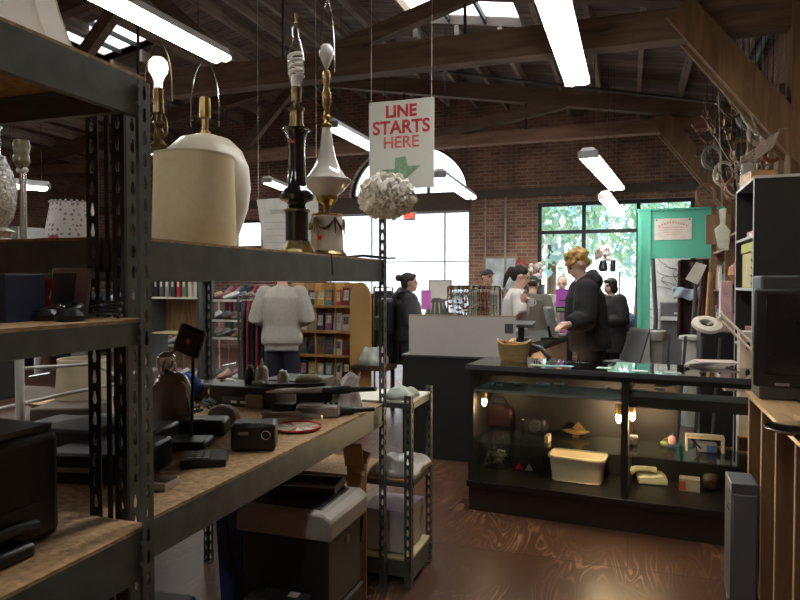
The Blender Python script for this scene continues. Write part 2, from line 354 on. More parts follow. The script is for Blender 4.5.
for k, y in ((8, 7.05), (9, 11.5)):
    mb = MB()
    for dy in (-.13, .13): mb.beam((1.8, y+dy, 2.32), (.42, y+dy, 4.12), .07, .27, up=(0, 1, 0)) if False else mb.beam((1.72, y+dy, 2.42), (.42, y+dy, 4.12), .06, .28)
    mb.beam((1.66, y, 2.5), (.44, y, 4.1), .2, .22)
    struct(mb, 'trim_%d' % k, beamz)
    struct(MB().box(XR-.28, XR, y-.14, y+.14, 0, 4.2), 'trim_%d' % (k+2), beamz)
struct(MB().tube([W(430, 70, y=10.9), W(800, 112, y=10.3)], .022), 'trim_12', darksteel)
struct(MB().tube([W(742, 96, x=1.5), W(716, 170, x=1.55)], .035).tube([W(790, -20, x=1.45), W(755, 60, x=1.5)], .04), 'trim_13', M('green painted conduit', (.14, .2, .18), .4))
mb = MB()
for y in (13.2,): mb.tube([(-2.75, y, 3.2), (-2.75, y, 1.2)], .012).tube([(-2.35, y, 3.2), (-2.35, y, 1.2)], .022)
struct(mb, 'trim_14', M('pale conduit', (.35, .32, .28), .5))
# white timber side wall boarding behind the right-hand clutter
struct(MB().box(XR-.04, XR-.005, 4.0, 6.9, 1.0, 3.6), 'trim_15', wood_mat('plywood side panel', (.42, .3, .16), (.6, .45, .27), .7, 'Z', 1.5, .1))
# windows
frm = M('dark window frame', (.03, .03, .032), .5)
wfrm = M('white shop front frame', (.6, .62, .64), .5)
def window(k, o, vs, hs, mat, fw=.06):
    x0, x1, z0, z1 = o; r = thing('window_%d' % k, 'window in the back wall', 'window', (x0, YB+.12, z0)); r['kind'] = 'structure'; W_, H_ = x1-x0, z1-z0
    mb = MB(); mb.box(0, fw, 0, .08, 0, H_).box(W_-fw, W_, 0, .08, 0, H_).box(fw, W_-fw, 0, .08, 0, fw).box(fw, W_-fw, 0, .08, H_-fw, H_)
    for v in vs: mb.box(v-x0-fw/2, v-x0+fw/2, 0, .08, fw, H_-fw)
    mb.build('window_frame', mat, r)
    mb = MB()
    for h, a, c in hs: mb.box(a-x0+fw/2, c-x0-fw/2, .005, .075, h-z0-fw/2, h-z0+fw/2)
    mb.build('transom', mat, r)
    MB().box(fw, W_-fw, .035, .043, fw, H_-fw).build('pane', winglass, r)
    return r
window(1, OP[0], [], [], frm)
window(2, OP[1], [-5.3, -3.66], [(1.95, -6.35, -3.12)], wfrm, .022)
window(3, OP[2], [-.86, .14], [(2.5, -1.74, -.86), (2.5, -.86, .14), (2.5, .14, 1.12), (1.55, .14, 1.12)], frm, .07)
r = thing('window_4', 'arched window above the shop front', 'window', (AX, YB+.15, AZ)); r['kind'] = 'structure'
p0 = arch(0, AR, 0, AH); p1 = arch(0, AR-.07, .05, AH-.1); mb = MB()
for i in range(len(p0)-1): mb.prism([p0[i], p0[i+1], p1[i+1], p1[i]], 0, .08)
mb.box(-AR, AR, 0, .08, 0, .06).box(-.45, -.4, 0, .07, .05, AH-.12).box(.4, .45, 0, .07, .05, AH-.12).box(-.02, .02, 0, .07, .05, .3)
mb.build('window_frame', frm, r); MB().prism(arch(0, AR-.05, .05, AH-.08), .03, .04).build('pane', winglass, r)
# ---------------------------------------------------------------- outside
pav = M('pale pavement', (.55, .55, .53), .9, 0, .1, 2)
struct(MB().box(-30, 20, YB+.36, 45, -.15, -.02), 'pavement', pav)
tag(MB().box(-16, -2.6, 24, 25, 0, 5.2).build('building', M('white rendered building', (.8, .8, .8), .9, 0, .05)), 'pale rendered building across the street seen through the shop front', 'building')
def tree(x, y, h, r, lab, seed, cols):
    rnd = random.Random(seed); root = thing('street_tree', lab, 'tree', (x, y, 0), group=None)
    MB().tube([(0, 0, 0), (.05, 0, h*.35), (0, .1, h*.6)], [.14, .11, .06]).build('trunk', beamz, root)
    mb = MB()
    for i in range(1900):
        t = rnd.random()*2*math.pi; u = rnd.uniform(-1, 1); q = rnd.random()**.4
        c = Vector((math.cos(t)*math.sqrt(1-u*u)*r*q, math.sin(t)*math.sqrt(1-u*u)*r*q*.7, h*.68+u*q*h*.36))
        a = Euler((rnd.random()*3, rnd.random()*3, rnd.random()*6)).to_matrix(); s = rnd.uniform(.07, .19)
        mb.mat(rnd.randrange(len(cols))); mb.add([c+a@Vector(p)*s for p in ((-1, 0, 0), (0, -.5, .1), (1, 0, 0), (0, .5, .1))], [(0, 1, 2, 3)])
    tag(mb.build('foliage', cols, root), kind='stuff'); return root
leafs = [M('leaf green', (.45, .68, .38), .6), M('leaf teal', (.45, .70, .70), .6), M('leaf pale', (.75, .88, .75), .6)]
tree(-1.9, 17.0, 5.2, 1.7, 'street tree with dense teal foliage outside the right window beside the brick pier', 1, leafs)
tree(.2, 18.4, 5.0, 1.9, 'pale leafy street tree outside the middle of the right window', 2, leafs)
tree(2.6, 17.6, 5.6, 1.8, 'tall leafy tree outside above the green partition', 3, leafs)
# ---------------------------------------------------------------- fluorescent fittings
tubem = M('fluorescent tube', (1, 1, 1), .4, emit=(1, .97, .9), es=TUBE)
def light(a, b, lab, wd=.2, name='fluorescent_light', hang=True, es=None):
    a, b = Vector(a), Vector(b); m = (a+b)/2; L = (b-a).length; rz = math.atan2(b.y-a.y, b.x-a.x)
    r = thing(name, lab, 'ceiling light', m, rz, 'fluorescent strip lights')
    MB().prism([(-wd*.5, 0), (wd*.5, 0), (wd*.375, .055), (wd*.25, .09), (-wd*.25, .09), (-wd*.375, .055)], -L/2, L/2, 'yz').build('housing', white, r)
    for i, o in enumerate((-.18, .18)):
        MB().prism([(o*wd*1.3-wd*.235, -.002), (o*wd*1.3-wd*.2, -.03), (o*wd*1.3, -.045), (o*wd*1.3+wd*.2, -.03), (o*wd*1.3+wd*.235, -.002)], -L/2+.03, L/2-.03, 'yz').build('tube', tubem, r)
    for q in (-L/2-.01, L/2-.03): MB().box(q, q+.04, -wd/2, wd/2, -.035, .05).build('end_cap', M('fitting end cap', (.2, .2, .19), .5), r)
    if hang:
        for x in (-L*.35, L*.35):
            wx = m.x+x*math.cos(rz); MB().tube([(x, 0, .08), (x, 0, roofz(wx)-m.z)], .004, 6).build('hanging_wire', darksteel, r)
    return r
light((-.56, 4.85, 3.6), (-.54, 7.25, 3.6), 'long twin tube fluorescent light nearest overhead, above the display case', .26)
light((-.58, 2.35, 3.6), (-.56, 4.75, 3.6), 'fluorescent light in the same line as the one above the case, closer to the camera', .26)
light((-3.7, 2.95, 3.6), (-3.62, 5.4, 3.6), 'twin tube fluorescent light above the lamp with the round bulb', .22)
light(W(330, 125, z=3.6), W(330, 125, z=3.6)+Vector((0, 2.44, 0)), 'fluorescent light running behind the hanging LINE STARTS HERE sign', .22)
light(W(439, 175, z=3.0), W(471, 197, z=3.0), 'fluorescent light in front of the arched window', .2)
light(W(588, 155, z=3.0), W(617, 188, z=3.0), 'fluorescent light hanging before the right window', .24)
light(W(605, 197, z=2.75), W(620, 214, z=2.75), 'short glowing strip low against the right window frame', .2)  # glowing strip set where a bright streak shows on the window
light(W(4, 184, z=2.9), W(48, 188, z=2.9), 'fluorescent light far back behind the glass lamp', .2)
light(W(266, 181, z=3.3), W(284, 188, z=3.3), 'short fluorescent light seen left of the black table lamp', .2)
# ================================================================ STEEL SHELVING
PITCH, LEG = .05, .036
def perf_leg(mb, o, ax, z0, z1, t=.0028, wd=LEG):
    """one perforated leg of an angle post: o corner, ax unit direction in plan"""
    ax = Vector(ax); nn = Vector((-ax.y, ax.x, 0)); o = Vector(o); n = int(round((z1-z0)/PITCH))
    hex_ = [(.5, .2), (.73, .38), (.73, .58), (.6, .84), (.4, .84), (.27, .58), (.27, .38)]
    hex_ = [(.30, .42), (.38, .2), (.62, .2), (.70, .42), (.64, .60), (.58, .82), (.42, .82), (.36, .60)]
    out = [(0, .42), (0, 0), (1, 0), (1, .42), (1, .6), (1, 1), (0, 1), (0, .6)]
    for k in range(n):
        z = z0+k*PITCH
        def P(u, v, s): return o+ax*(u*wd)+nn*s+Vector((0, 0, z+v*PITCH))
        vs = [P(u, v, s) for s in (0, t) for u, v in out+hex_]; fs = []
        for i in range(8):
            j = (i+1) % 8
            fs += [(i, j, 8+j, 8+i), (16+i, 24+i, 24+j, 16+j), (8+i, 8+j, 24+j, 24+i)]
        fs += [(1, 2, 18, 17)] if k == 0 else []
        fs += [(5, 6, 22, 21)] if k == n-1 else []
        for a, c in ((0, 1), (2, 3), (3, 4), (4, 5), (6, 7), (7, 0)): fs.append((a, c, c+16, a+16))
        mb.add(vs, fs)
def post(x, y, sx, sy, z0, z1, parent, mat=steel):
    """angle post with its corner at x,y and legs pointing sx,sy"""
    mb = MB(); perf_leg(mb, (x, y, 0), (sx, 0, 0), z0, z1); perf_leg(mb, (x, y, 0), (0, sy, 0), z0, z1)
    mb.box(min(x, x+sx*LEG), max(x, x+sx*LEG), min(y, y+sy*LEG), max(y, y+sy*LEG), z0, z0+.004)
    o = mb.build('post', mat, parent); return o
pboard = M('particle board shelf', (.40, .255, .125), .75, 0, .4, 55, .25)
def beam_piece(mb, a, c, z0, z1, inward):
    """pressed beam: a flat face with a step inward at the top"""
    a, c, inw = Vector(a), Vector(c), Vector(inward)
    prof = [(0, z0), (0, z1), (.028, z1), (.028, z1-.012), (.006, z1-.016), (.006, z0+.004), (.02, z0+.004), (.02, z0)]
    n = len(prof); vs = [p+inw*q[0]+Vector((0, 0, q[1])) for p in (a, c) for q in prof]
    mb.add(vs, [tuple(range(n)), tuple(range(n, 2*n))[::-1]]+[(i, (i+1) % n, n+(i+1) % n, n+i) for i in range(n)])
def shelf_unit(name, label, x0, x1, y0, y1, levels, top, boards=None, bh=.09, mat=steel, posts=None, bt=.016, hide=()):
    r = thing(name, label, 'shelving', (x1, y0, 0)); X, Y = x1-x0, y1-y0      # local origin front near corner, x goes negative
    tp = top if isinstance(top, (tuple, list)) else [top]*4
    for i, (x, y, sx, sy) in enumerate(((0, 0, -1, 1), (-X, 0, 1, 1), (0, Y, -1, -1), (-X, Y, 1, -1))):
        if i not in hide: post(x, y, sx, sy, 0, tp[i], r, mat)
    for lv in levels:
        z = lv[0]; h = lv[1] if len(lv) > 1 else bh
        mb = MB(); t = z-bt*.5
        beam_piece(mb, (-.004, .004, 0), (-.004, Y-.004, 0), t-h, t, (-1, 0, 0)); beam_piece(mb, (-X+.004, .004, 0), (-X+.004, Y-.004, 0), t-h, t, (1, 0, 0))
        beam_piece(mb, (-.01, .004, 0), (-X+.01, .004, 0), t-h*.8, t, (0, 1, 0)); beam_piece(mb, (-.01, Y-.004, 0), (-X+.01, Y-.004, 0), t-h*.8, t, (0, -1, 0))
        for yy in (.02, Y-.045):
            for k in (.25, .7): mb.cyl((-.006, yy+.012, t-h*k), (.004, yy+.012, t-h*k), .007, n=8)
        mb.build('beam', mat, r)
        MB().box(-X+.008, -.006, .008, Y-.008, z-bt, z).build('shelf_board', lv[2] if len(lv) > 2 else pboard, r, bevel=.001, seg=1)
    return r
ZA, ZAM, ZAT = .948, 1.42, 1.965
shelf_unit('steel_shelving', 'grey bolted steel shelving unit nearest the camera, under the big lampshade', -1.97, -1.035, -.55, 1.25, [(ZAT, .085), (ZAM, .05), (ZA, .11)], 1.97)
ZB, ZT = .915, 1.612
shelf_unit('steel_shelving', 'grey steel shelving unit carrying the table lamps and the kettle-shaped blender', -2.15, -1.12, 1.275, 3.03, [(ZT, .098), (ZB, .095)], [1.97, 1.97, 1.9, 2.1])
# pair of slotted uprights between the two bays
r = thing('slotted_upright', 'dark slotted steel uprights bolted between the two shelving bays', 'shelf upright', (-1.2, 1.262, 0))
post(-.03, 0, 1, .1, 0, 1.95, r, darksteel); post(.085, 0, -1, .1, 0, 1.95, r, darksteel)
MB().box(.028, .04, -.004, .0, .1, 1.9).build('stiffener', darksteel, r)
whiteb = M('white laminate board', (.62, .6, .52), .45, 0, .05)
shelf_unit('low_steel_shelving', 'low steel shelving unit with a pale top beyond the tall shelving', -2.0, -1.0, 3.06, 3.42, [(.918, .03, whiteb), (.53, .03), (.14, .1, M('pale yellow board', (.5, .43, .25), .7))], [.96]*4)
# ================================================================ LAMPS ON THE UPPER SHELF
def harp(mb, c, h, wd, r=.0022, rz=0, n=20, wob=0):
    c = Vector(c); pts = []
    for i in range(n+1):
        t = i/n; a = t*math.pi
        x = -wd*math.cos(a)*(1-.35*math.sin(a)**3); z = h*math.sin(a)**.62 if 0 < t < 1 else 0
        pts.append(c+Vector((x*math.cos(rz), x*math.sin(rz)+wob*math.sin(3*a), z)))
    mb.tube(pts, r, 6)
def bulb_prof(r=.03, h=.105): return [(r*.42, 0), (r*.43, h*.2), (r*.62, h*.36), (r*.93, h*.52), (r, h*.66), (r*.9, h*.83), (r*.55, h*.95), (.0005, h)]
bulbm = M('frosted bulb glass', (.85, .85, .83), .25, 0, .02, sss=0)
bulblit = M('frosted bulb catching light', (.9, .9, .9), .2, 0, .02)
porc = M('white glazed porcelain', (.62, .61, .55), .12, 0, .04, coat=.5)
blackgl = M('black lacquer', (.012, .012, .013), .12, 0, .1, coat=.6)
dbrass = M('antique brass', (.19, .14, .065), .32, .9, .3, 30)
s = 2.62/665
# black column lamp
p = W(297, 254, z=ZT); p = Vector((-1.27, 2.36, ZT)); q = W(297, 250, y=2.36); p.x = q.x
L = thing('table_lamp', 'tall black column table lamp with antique brass fittings and a spiral bulb', 'lamp', p)
MB().lathe([(.068, 0), (.068, .014), (.06, .028), (.05, .05), (.047, .056)], n=6, rz=.3).build('base', dbrass, L, bevel=.003)
MB().lathe([(.045, .055), (.045, .165), (.048, .172), (.04, .178), (.034, .195), (.04, .206), (.064, .215), (.069, .232), (.062, .25), (.046, .262), (.040, .275), (.034, .33), (.032, .42), (.035, .46), (.046, .485), (.055, .49), (.055, .495), (.02, .5)]).build('column', blackgl, L)
MB().lathe([(.051, .168), (.053, .172), (.051, .178)]).build('brass_band', dbrass, L); MB().lathe([(.03, .495), (.031, .505), (.026, .52), (.026, .562), (.032, .57), (.033, .576), (.012, .58), (.012, .6), (.019, .602), (.02, .655), (.014, .66)]).build('brass_collar', dbrass, L)
mb = MB()
sp = [Vector((.026*math.cos(a), .026*math.sin(a), .70+a*.0034)) for a in [i*.35 for i in range(72)]]
mb.tube(sp, .0075, 7).lathe([(.019, .66), (.021, .69), (.024, .7), (.018, .705)])
mb.build('spiral_bulb', bulbm, L)
mb = MB(); hp = [(-.005, .6), (-.02, .64), (-.036, .70), (-.04, .76), (-.024, .80), (-.012, .83), (-.016, .87), (-.004, .885), (.008, .87), (.014, .82), (.03, .76), (.036, .70), (.02, .64), (.005, .6)]
mb.tube([(x, 0, z+.02) for x, z in hp], .0025, 6); mb.build('harp', chrome, L)
MB().lathe([(.006, .905), (.007, .915), (.004, .92), (.006, .93), (.006, .945), (.001, .95)], n=10).build('finial', brass, L)
MB().box(-.008, .008, -.0335, -.0325, .435, .452).build('price_sticker', M('red sticker', (.8, .05, .03), .6), L)
MB().tube([(.03, -.05, .01), (.05, -.10, .004), (.09, -.0, .004), (.158, -.02, .0), (.162, -.02, -.04), (.163, -.02, -.08)], .003, 6).build('cord', black, L)
# porcelain lamp
p = Vector((W(327, 250, y=2.62).x, 2.62, ZT)); s = .0042
L = thing('table_lamp', 'white porcelain table lamp with flared bowl and brass swags on a drum base', 'lamp', p)
MB().lathe([(.085, 0), (.085, .012), (.078, .02), (.074, .026)]).build('base', dbrass, L)
MB().lathe([(.073, .024), (.071, .06), (.066, .17), (.064, .178), (.02, .181)]).build('drum', porc, L)
MB().lathe([(.066, .176), (.069, .18), (.066, .186), (.016, .19), (.014, .205), (.019, .215), (.02, .225), (.045, .245), (.048, .26), (.03, .262)]).build('brass_cup', brass, L)
MB().lathe([(.04, .258), (.07, .285), (.106, .325), (.107, .331), (.085, .345), (.057, .385), (.04, .43), (.028, .48), (.021, .54), (.018, .56)]).build('porcelain_bowl', porc, L)
MB().lathe([(.022, .555), (.025, .565), (.015, .575), (.014, .59), (.022, .6), (.013, .61), (.012, .64), (.019, .655), (.019, .70), (.013, .72), (.012, .74), (.016, .75), (.016, .79), (.012, .8)]).build('brass_stem', brass, L)
mb = MB()
for k in range(5):
    a0, a1 = 2*math.pi*k/5-1.9, 2*math.pi*(k+1)/5-1.9; pts = []
    for i in range(11):
        t = i/10; a = a0+(a1-a0)*t; z = .165-.045*math.sin(math.pi*t); rr = .0725-.03*(z-.06)/.5*.0+.002; pts.append((rr*math.cos(a), rr*math.sin(a), z))
    mb.tube(pts, [.003+.004*math.sin(math.pi*i/10) for i in range(11)], 6)
    mb.tube([(.073*math.cos(a0), .073*math.sin(a0), .165), (.077*math.cos(a0), .077*math.sin(a0), .1)], [.006, .0025], 6)
mb.build('swag', dbrass, L)
MB().lathe([(.0005 if i == 0 else r, z+.8) for i, (r, z) in enumerate(bulb_prof(.032, .115))]).build('bulb', bulbm, L)
mb = MB(); harp(mb, (.006, 0, .80), .30, .035, .0025, .9); mb.build('harp', chrome, L)
MB().cyl((-.04, -.0, .76), (-.015, 0, .76), .004).build('switch', dbrass, L)
MB().box(-.008, .008, -.073, -.0715, .07, .088).build('price_sticker', MATS['red sticker'], L)
# cream drum shade and the jar lamp behind
p = Vector((W(195, 240, y=1.80).x, 1.80, ZT))
L = thing('lampshade', 'cream fabric drum lampshade standing on the upper shelf', 'lampshade', p)
mb = MB(); mb.lathe([(.128, 0), (.131, .002), (.123, .29), (.12, .292), (.119, .289), (.127, .002)], caps=False, n=40); mb.build('shade', cream, L)
mb = MB(); mb.lathe([(.1285, 0), (.1325, 0), (.1325, .006), (.1285, .006), (.1285, 0)], caps=False, n=40)
mb.build('trim_ring', M('pale shade trim', (.66, .6, .44), .7), L); MB().lathe([(.119, .286), (.1245, .286), (.1245, .293), (.119, .293), (.119, .286)], caps=False, n=40).build('trim_ring', M('pale shade trim', (.66, .6, .44), .7), L)
p = Vector((W(206, 240, y=2.3).x, 2.3, ZT))
jar = M('cream glazed ceramic', (.74, .68, .56), .35, 0, .03)
L = thing('table_lamp', 'large cream ceramic jar lamp without a shade behind the drum lampshade', 'lamp', p)
MB().lathe([(r_, z_*1.06) for r_, z_ in [(.115, 0), (.118, .01), (.112, .03), (.135, .09), (.168, .18), (.18, .26), (.172, .34), (.145, .40), (.1, .44), (.05, .455), (.02, .462)]], n=40).build('body', jar, L)
MB().lathe([(.022, .485), (.02, .50), (.012, .505), (.012, .55), (.022, .555), (.023, .60), (.021, .635), (.012, .64)]).build('socket', brass, L)
mb = MB(); harp(mb, (0, 0, .52), .27, .058, .0025, .3); mb.build('harp', chrome, L)
MB().ell((-.09, -.135, .36), (.014, .004, .012)).build('price_sticker', MATS['red sticker'], L)
# candlestick lamp with a round bulb given a faint glow
p = Vector((W(159, 150, y=1.98).x, 1.98, ZT))
L = thing('table_lamp', 'slim brass candlestick lamp with a frosted round bulb and bare harp', 'lamp', p)
MB().lathe([(.06, 0), (.062, .01), (.04, .025), (.015, .04), (.012, .1), (.02, .13), (.012, .16), (.011, .36), (.022, .36), (.03, .38), (.014, .40), (.02, .42), (.014, .44), (.028, .455), (.012, .47), (.012, .49), (.02, .495), (.017, .53)]).build('stem', dbrass, L)
mb = MB()
for k in range(5):
    a = 2*math.pi*k/5; mb.tube([(.015*math.cos(a), .015*math.sin(a), .4), (.035*math.cos(a), .035*math.sin(a), .43), (.03*math.cos(a), .03*math.sin(a), .47), (.015*math.cos(a), .015*math.sin(a), .5)], [.004, .003, .005, .002], 6)
mb.build('leaf_ornament', dbrass, L)
MB().lathe([(.0165, .528), (.018, .535), (.018, .58), (.013, .585)]).build('socket', brass, L)
MB().lathe([(r, z+.582) for r, z in bulb_prof(.035, .115)]).build('bulb', M('faintly glowing bulb', (1, 1, 1), .3, emit=(1, .95, .88), es=.7), L)
mb = MB(); harp(mb, (0, 0, .535), .215, .052, .0022, .2); mb.build('harp', dbrass, L)
# top of the nearest bay: big white shade
p = Vector((W(5, 40, x=-1.42).x, W(18, 40, x=-1.42).y, ZAT))
L = thing('lampshade', 'large white bell lampshade on top of the nearest shelving bay', 'lampshade', (-1.262, .99, ZAT))
mb = MB(); prof = [(.205-.055*(t**.8)-.02*math.sin(math.pi*t), .34*t) for t in [i/12 for i in range(13)]]
mb.lathe(prof+[(r-.003, z) for r, z in prof[::-1]], caps=False, n=44); mb.build('shade', M('white lampshade linen', (.9, .86, .79), .8, 0, .04), L)
mb = MB()
for k in range(12):
    a = 2*math.pi*k/12; mb.tube([((r+.001)*math.cos(a), (r+.001)*math.sin(a), z) for r, z in prof], .0016, 5)
mb.build('seam', M('seam tape', (.7, .64, .55), .8), L)
# left end of the lamp shelf: cut glass lamp, chrome stem lamp, printed shade
cut = M('cut glass', (.62, .62, .6), .12, .4, .5, 90, .8)
p = Vector((W(-4, 200, y=1.62).x, 1.62, ZT))
L = thing('table_lamp', 'cut glass ginger jar lamp at the left edge of the lamp shelf', 'lamp', p)
MB().lathe([(.05, 0), (.052, .02), (.04, .035), (.05, .05), (.058, .055), (.03, .07)], n=20).build('foot', cut, L)
MB().lathe([(.03, .07), (.05, .1), (.06, .15), (.062, .2), (.05, .25), (.035, .28), (.03, .3)], n=20).build('body', cut, L)
MB().lathe([(.015, .3), (.015, .38), (.02, .39), (.02, .43)], n=14).build('socket', chrome, L)
p = Vector((W(22, 200, y=1.9).x, 1.9, ZT))
L = thing('table_lamp', 'chrome stem lamp with a smoky glass font beside the cut glass lamp', 'lamp', p)
MB().lathe([(.06, 0), (.06, .01), (.01, .02), (.0085, .3)], n=20).cyl((.018, 0, .01), (.018, 0, .3), .004).build('stem', chrome, L)
MB().ell((-.012, 0, .31), .011).ell((.018, 0, .31), .011).build('bead', white, L)
MB().lathe([(.018, .32), (.03, .34), (.026, .37), (.03, .4), (.028, .42)], n=20).build('glass_font', M('smoky glass', (.2, .19, .13), .1, 0, .5, 40), L)
p = Vector((W(72, 230, y=1.9).x, 1.9, ZT))
shadem = bpy.data.materials.new('spotted shade fabric'); shadem.use_nodes = True; n = shadem.node_tree.nodes; l = shadem.node_tree.links
vo = n.new('ShaderNodeTexVoronoi'); vo.inputs['Scale'].default_value = 55; vo.inputs['Randomness'].default_value = .35; tc = n.new('ShaderNodeTexCoord'); l.new(tc.outputs['Object'], vo.inputs[0])
rp = n.new('ShaderNodeValToRGB'); rp.color_ramp.elements[0].position = .25; rp.color_ramp.elements[1].position = .34; rp.color_ramp.elements[0].color = (.2, .2, .22, 1); rp.color_ramp.elements[1].color = (.6, .6, .6, 1)
l.new(vo.outputs[0], rp.inputs[0]); l.new(rp.outputs[0], n['Principled BSDF'].inputs[0])
L = thing('lampshade', 'small grey spotted lampshade with a green patch and scalloped top', 'lampshade', p)
prof = [(.102, 0), (.07, .178)]; mb = MB(); mb.lathe(prof+[(.068, .178), (.1, 0)], caps=False, n=36); mb.build('shade', shadem, L)
mb = MB()
for k in range(24): a = 2*math.pi*k/24; mb.ell((.07*math.cos(a), .07*math.sin(a), .179), .006, 6, 4)
mb.build('scalloped_trim', M('shade bobble trim', (.45, .45, .45), .8), L)
mb = MB(); mb.ell((-.062, -.073, .03), (.016, .005, .011), rot=(-.2, 0, -.6)).ell((-.045, -.080, .038), (.008, .004, .008)); mb.build('green_motif', M('green print', (.1, .45, .08), .7), L)
r = MB().ell((0, 0, .02), (.045, .03, .02)).ell((.03, .01, .03), (.02, .02, .02)); o = tag(r.build('soft_toy', M('pink plush', (.5, .1, .16), .9, 0, .2, 50)), 'small pink plush bundle in front of the spotted lampshade', 'soft toy'); o.location = (W(44, 233, y=1.72).x, 1.72, ZT)
# feather pompom on the far post
def puff(c, rr, n, m, name, lab, cat, seed=3, r0=.68):
    rnd = random.Random(seed); mb = MB(); mb.ell((0, 0, 0), tuple(q*.7 for q in rr), 16, 10)
    for i in range(n):
        t = rnd.random()*2*math.pi; u = rnd.uniform(-1, 1); s_ = math.sqrt(1-u*u); q = rnd.uniform(r0, .95)
        p = (math.cos(t)*s_*rr[0]*q, math.sin(t)*s_*rr[1]*q, u*rr[2]*q); z = rnd.uniform(.009, .024)
        mb.ell(p, (z, z*.2, z*.85), 6, 4, (rnd.random()*3, rnd.random()*3, rnd.random()*3))
    o = mb.build(name, m, smooth=1.2); o.location = c; return tag(o, lab, cat)
puff((-1.105, 3.0, 1.915), (.142, .13, .108), 1700, M('white feathers', (.85, .83, .76), .9, 0, .08, 30), 'feather_pompom', 'large white feathery pompom flower stuck on the far shelving post', 'decoration')
o = tag(MB().tube([(-.16, 0, 0), (.0, 0, .012), (.12, 0, 0)], .006).tube([(0, 0, .01), (.08, .05, .0), (.15, .04, .0)], .004).build('curtain_finial', black), 'short black metal rod lying at the far end of the lamp shelf', 'rod'); o.location = (-1.2, 2.93, ZT+.006)
# ================================================================ MIDDLE AND BOTTOM SHELVES OF THE NEAREST BAY
def onX(px, py, x): return W(px, py, x=x)
q = onX(2, 318, -1.19); q2 = onX(42, 318, -1.19)
tag(MB().box(-.14, 0, 0, max(.06, q2.y-q.y), 0, .098).box(-.1405, .0005, -.001, .004, .06, .062).build('storage_box', M('navy plastic', (.035, .07, .18), .45), loc=(-1.18, q.y, ZAM), bevel=.004), 'navy blue box at the front of the middle shelf of the nearest bay', 'box')
r = thing('headphones', 'black headphones with coiled cable beside the navy box', 'headphones', (-1.115, 1.09, ZAM))
mb = MB(); mb.tube([(.035*math.cos(a)-.03, .055*math.sin(a), .022+.012*math.sin(a)) for a in [i*math.pi/10 for i in range(-1, 12)]], .006, 8); mb.build('headband', black, r)
MB().lathe([(.028, 0), (.03, .012), (.02, .024)], (-.06, .0, .0), 18).lathe([(.028, 0), (.03, .012), (.02, .024)], (.01, -.005, .0), 18).build('ear_cup', black, r)
MB().tube([(.03*math.cos(i*.4)*(1+.1*math.sin(i)), .11+.03*math.sin(i*.4), .004+.0009*i) for i in range(40)], .0035, 6).build('cable', black, r)
MB().ell((-.02, .0, .03), (.012, .01, .005)).build('ear_pad_badge', chrome, r)
r = thing('laptop', 'silver panel computer standing on edge behind the headphones', 'computer', (-1.225, 1.205, ZAM), .1)
MB().cbox((0, 0, .058), (.105, .008, .115), (-.15, 0, 0)).build('lid', silver, r, bevel=.004); MB().cbox((-.015, -.0055, .058), (.06, .002, .09), (-.15, 0, 0)).build('screen', M('dark glossy screen', (.05, .055, .06), .2), r)
MB().cbox((.0, .01, .004), (.1, .03, .008)).build('keyboard_base', silver, r)
tag(MB().grid(lambda u, v: Vector((.03*u+.006*math.sin(9*v), .006*math.sin(7*u), .085*v)), 8, 10).build('scarf', M('crimson cloth', (.45, .04, .09), .85, 0, .5, 60), solid=.006, loc=(-1.235, 1.13, ZAM+.005)), 'crimson patterned scarf propped behind the navy box', 'scarf')
# bottom shelf
def gadget(name, lab, cat, loc, sz, rz=0, mat=black, bev=.006, parts=(), group=None, rot=None):
    """small appliance: bevelled body with chosen extra parts (name, mat, MB)"""
    r = thing(name, lab, cat, loc, rz, group, rot); x, y, z = sz
    MB().box(-x/2, x/2, -y/2, y/2, 0, z).build('body', mat, r, bevel=bev)
    for nm, mt, m_ in parts: m_.build(nm, mt, r)
    return r
gadget('printer', 'black inkjet printer on the bottom shelf of the nearest bay', 'printer', (-1.39, .935, ZA), (.42, .39, .235), 0, black, .02,
       [('lid', dgrey, MB().box(-.2, .2, -.18, .18, .235, .247)), ('paper_slot', blackm, MB().box(.205, .214, -.13, .13, .05, .09)), ('control_panel', dgrey, MB().cbox((.17, -.05, .25), (.06, .2, .008), (0, .2, 0)))])
gadget('stereo_speaker', 'small black stereo speaker at the front left corner of the bottom shelf', 'speaker', (-1.15, .60, ZA), (.13, .14, .13), 0, black, .008, [('grille', dgrey, MB().box(.064, .069, -.05, .05, .02, .115))])
r = thing('desk_phone', 'black corded telephone lying on the bottom shelf beside the printer', 'telephone', (-1.3, .78, ZA+.0), .0)
gadget('cassette_deck', 'flat black cassette deck on the bottom shelf behind the printer', 'stereo', (-1.72, 1.08, ZA), (.36, .26, .11), 0, black, .005, [('front_panel', dgrey, MB().box(.18, .185, -.12, .12, .01, .1))])
MB().box(-.08, .0, -.08, .08, .0, .03).build('base', black, r, bevel=.01, loc=(.17, .16, 0)); MB().tube([(-.02, -.1, .045), (-.02, -.06, .055), (-.02, .06, .055), (-.02, .1, .045)], [.02, .012, .012, .02], 10).build('handset', black, r, loc=(.16, .16, 0))
MB().tube([(.1, .1, .03), (.05, .0, .02), (.0, -.05, .11), (-.03, -.1, .23)], .0015, 5).build('cord', silver, r)
# ================================================================ LOWER SHELF OF THE LAMP BAY
def S(px, py, dz=0): q = W(px, py, z=ZB); return Vector((q.x, q.y, ZB+dz))
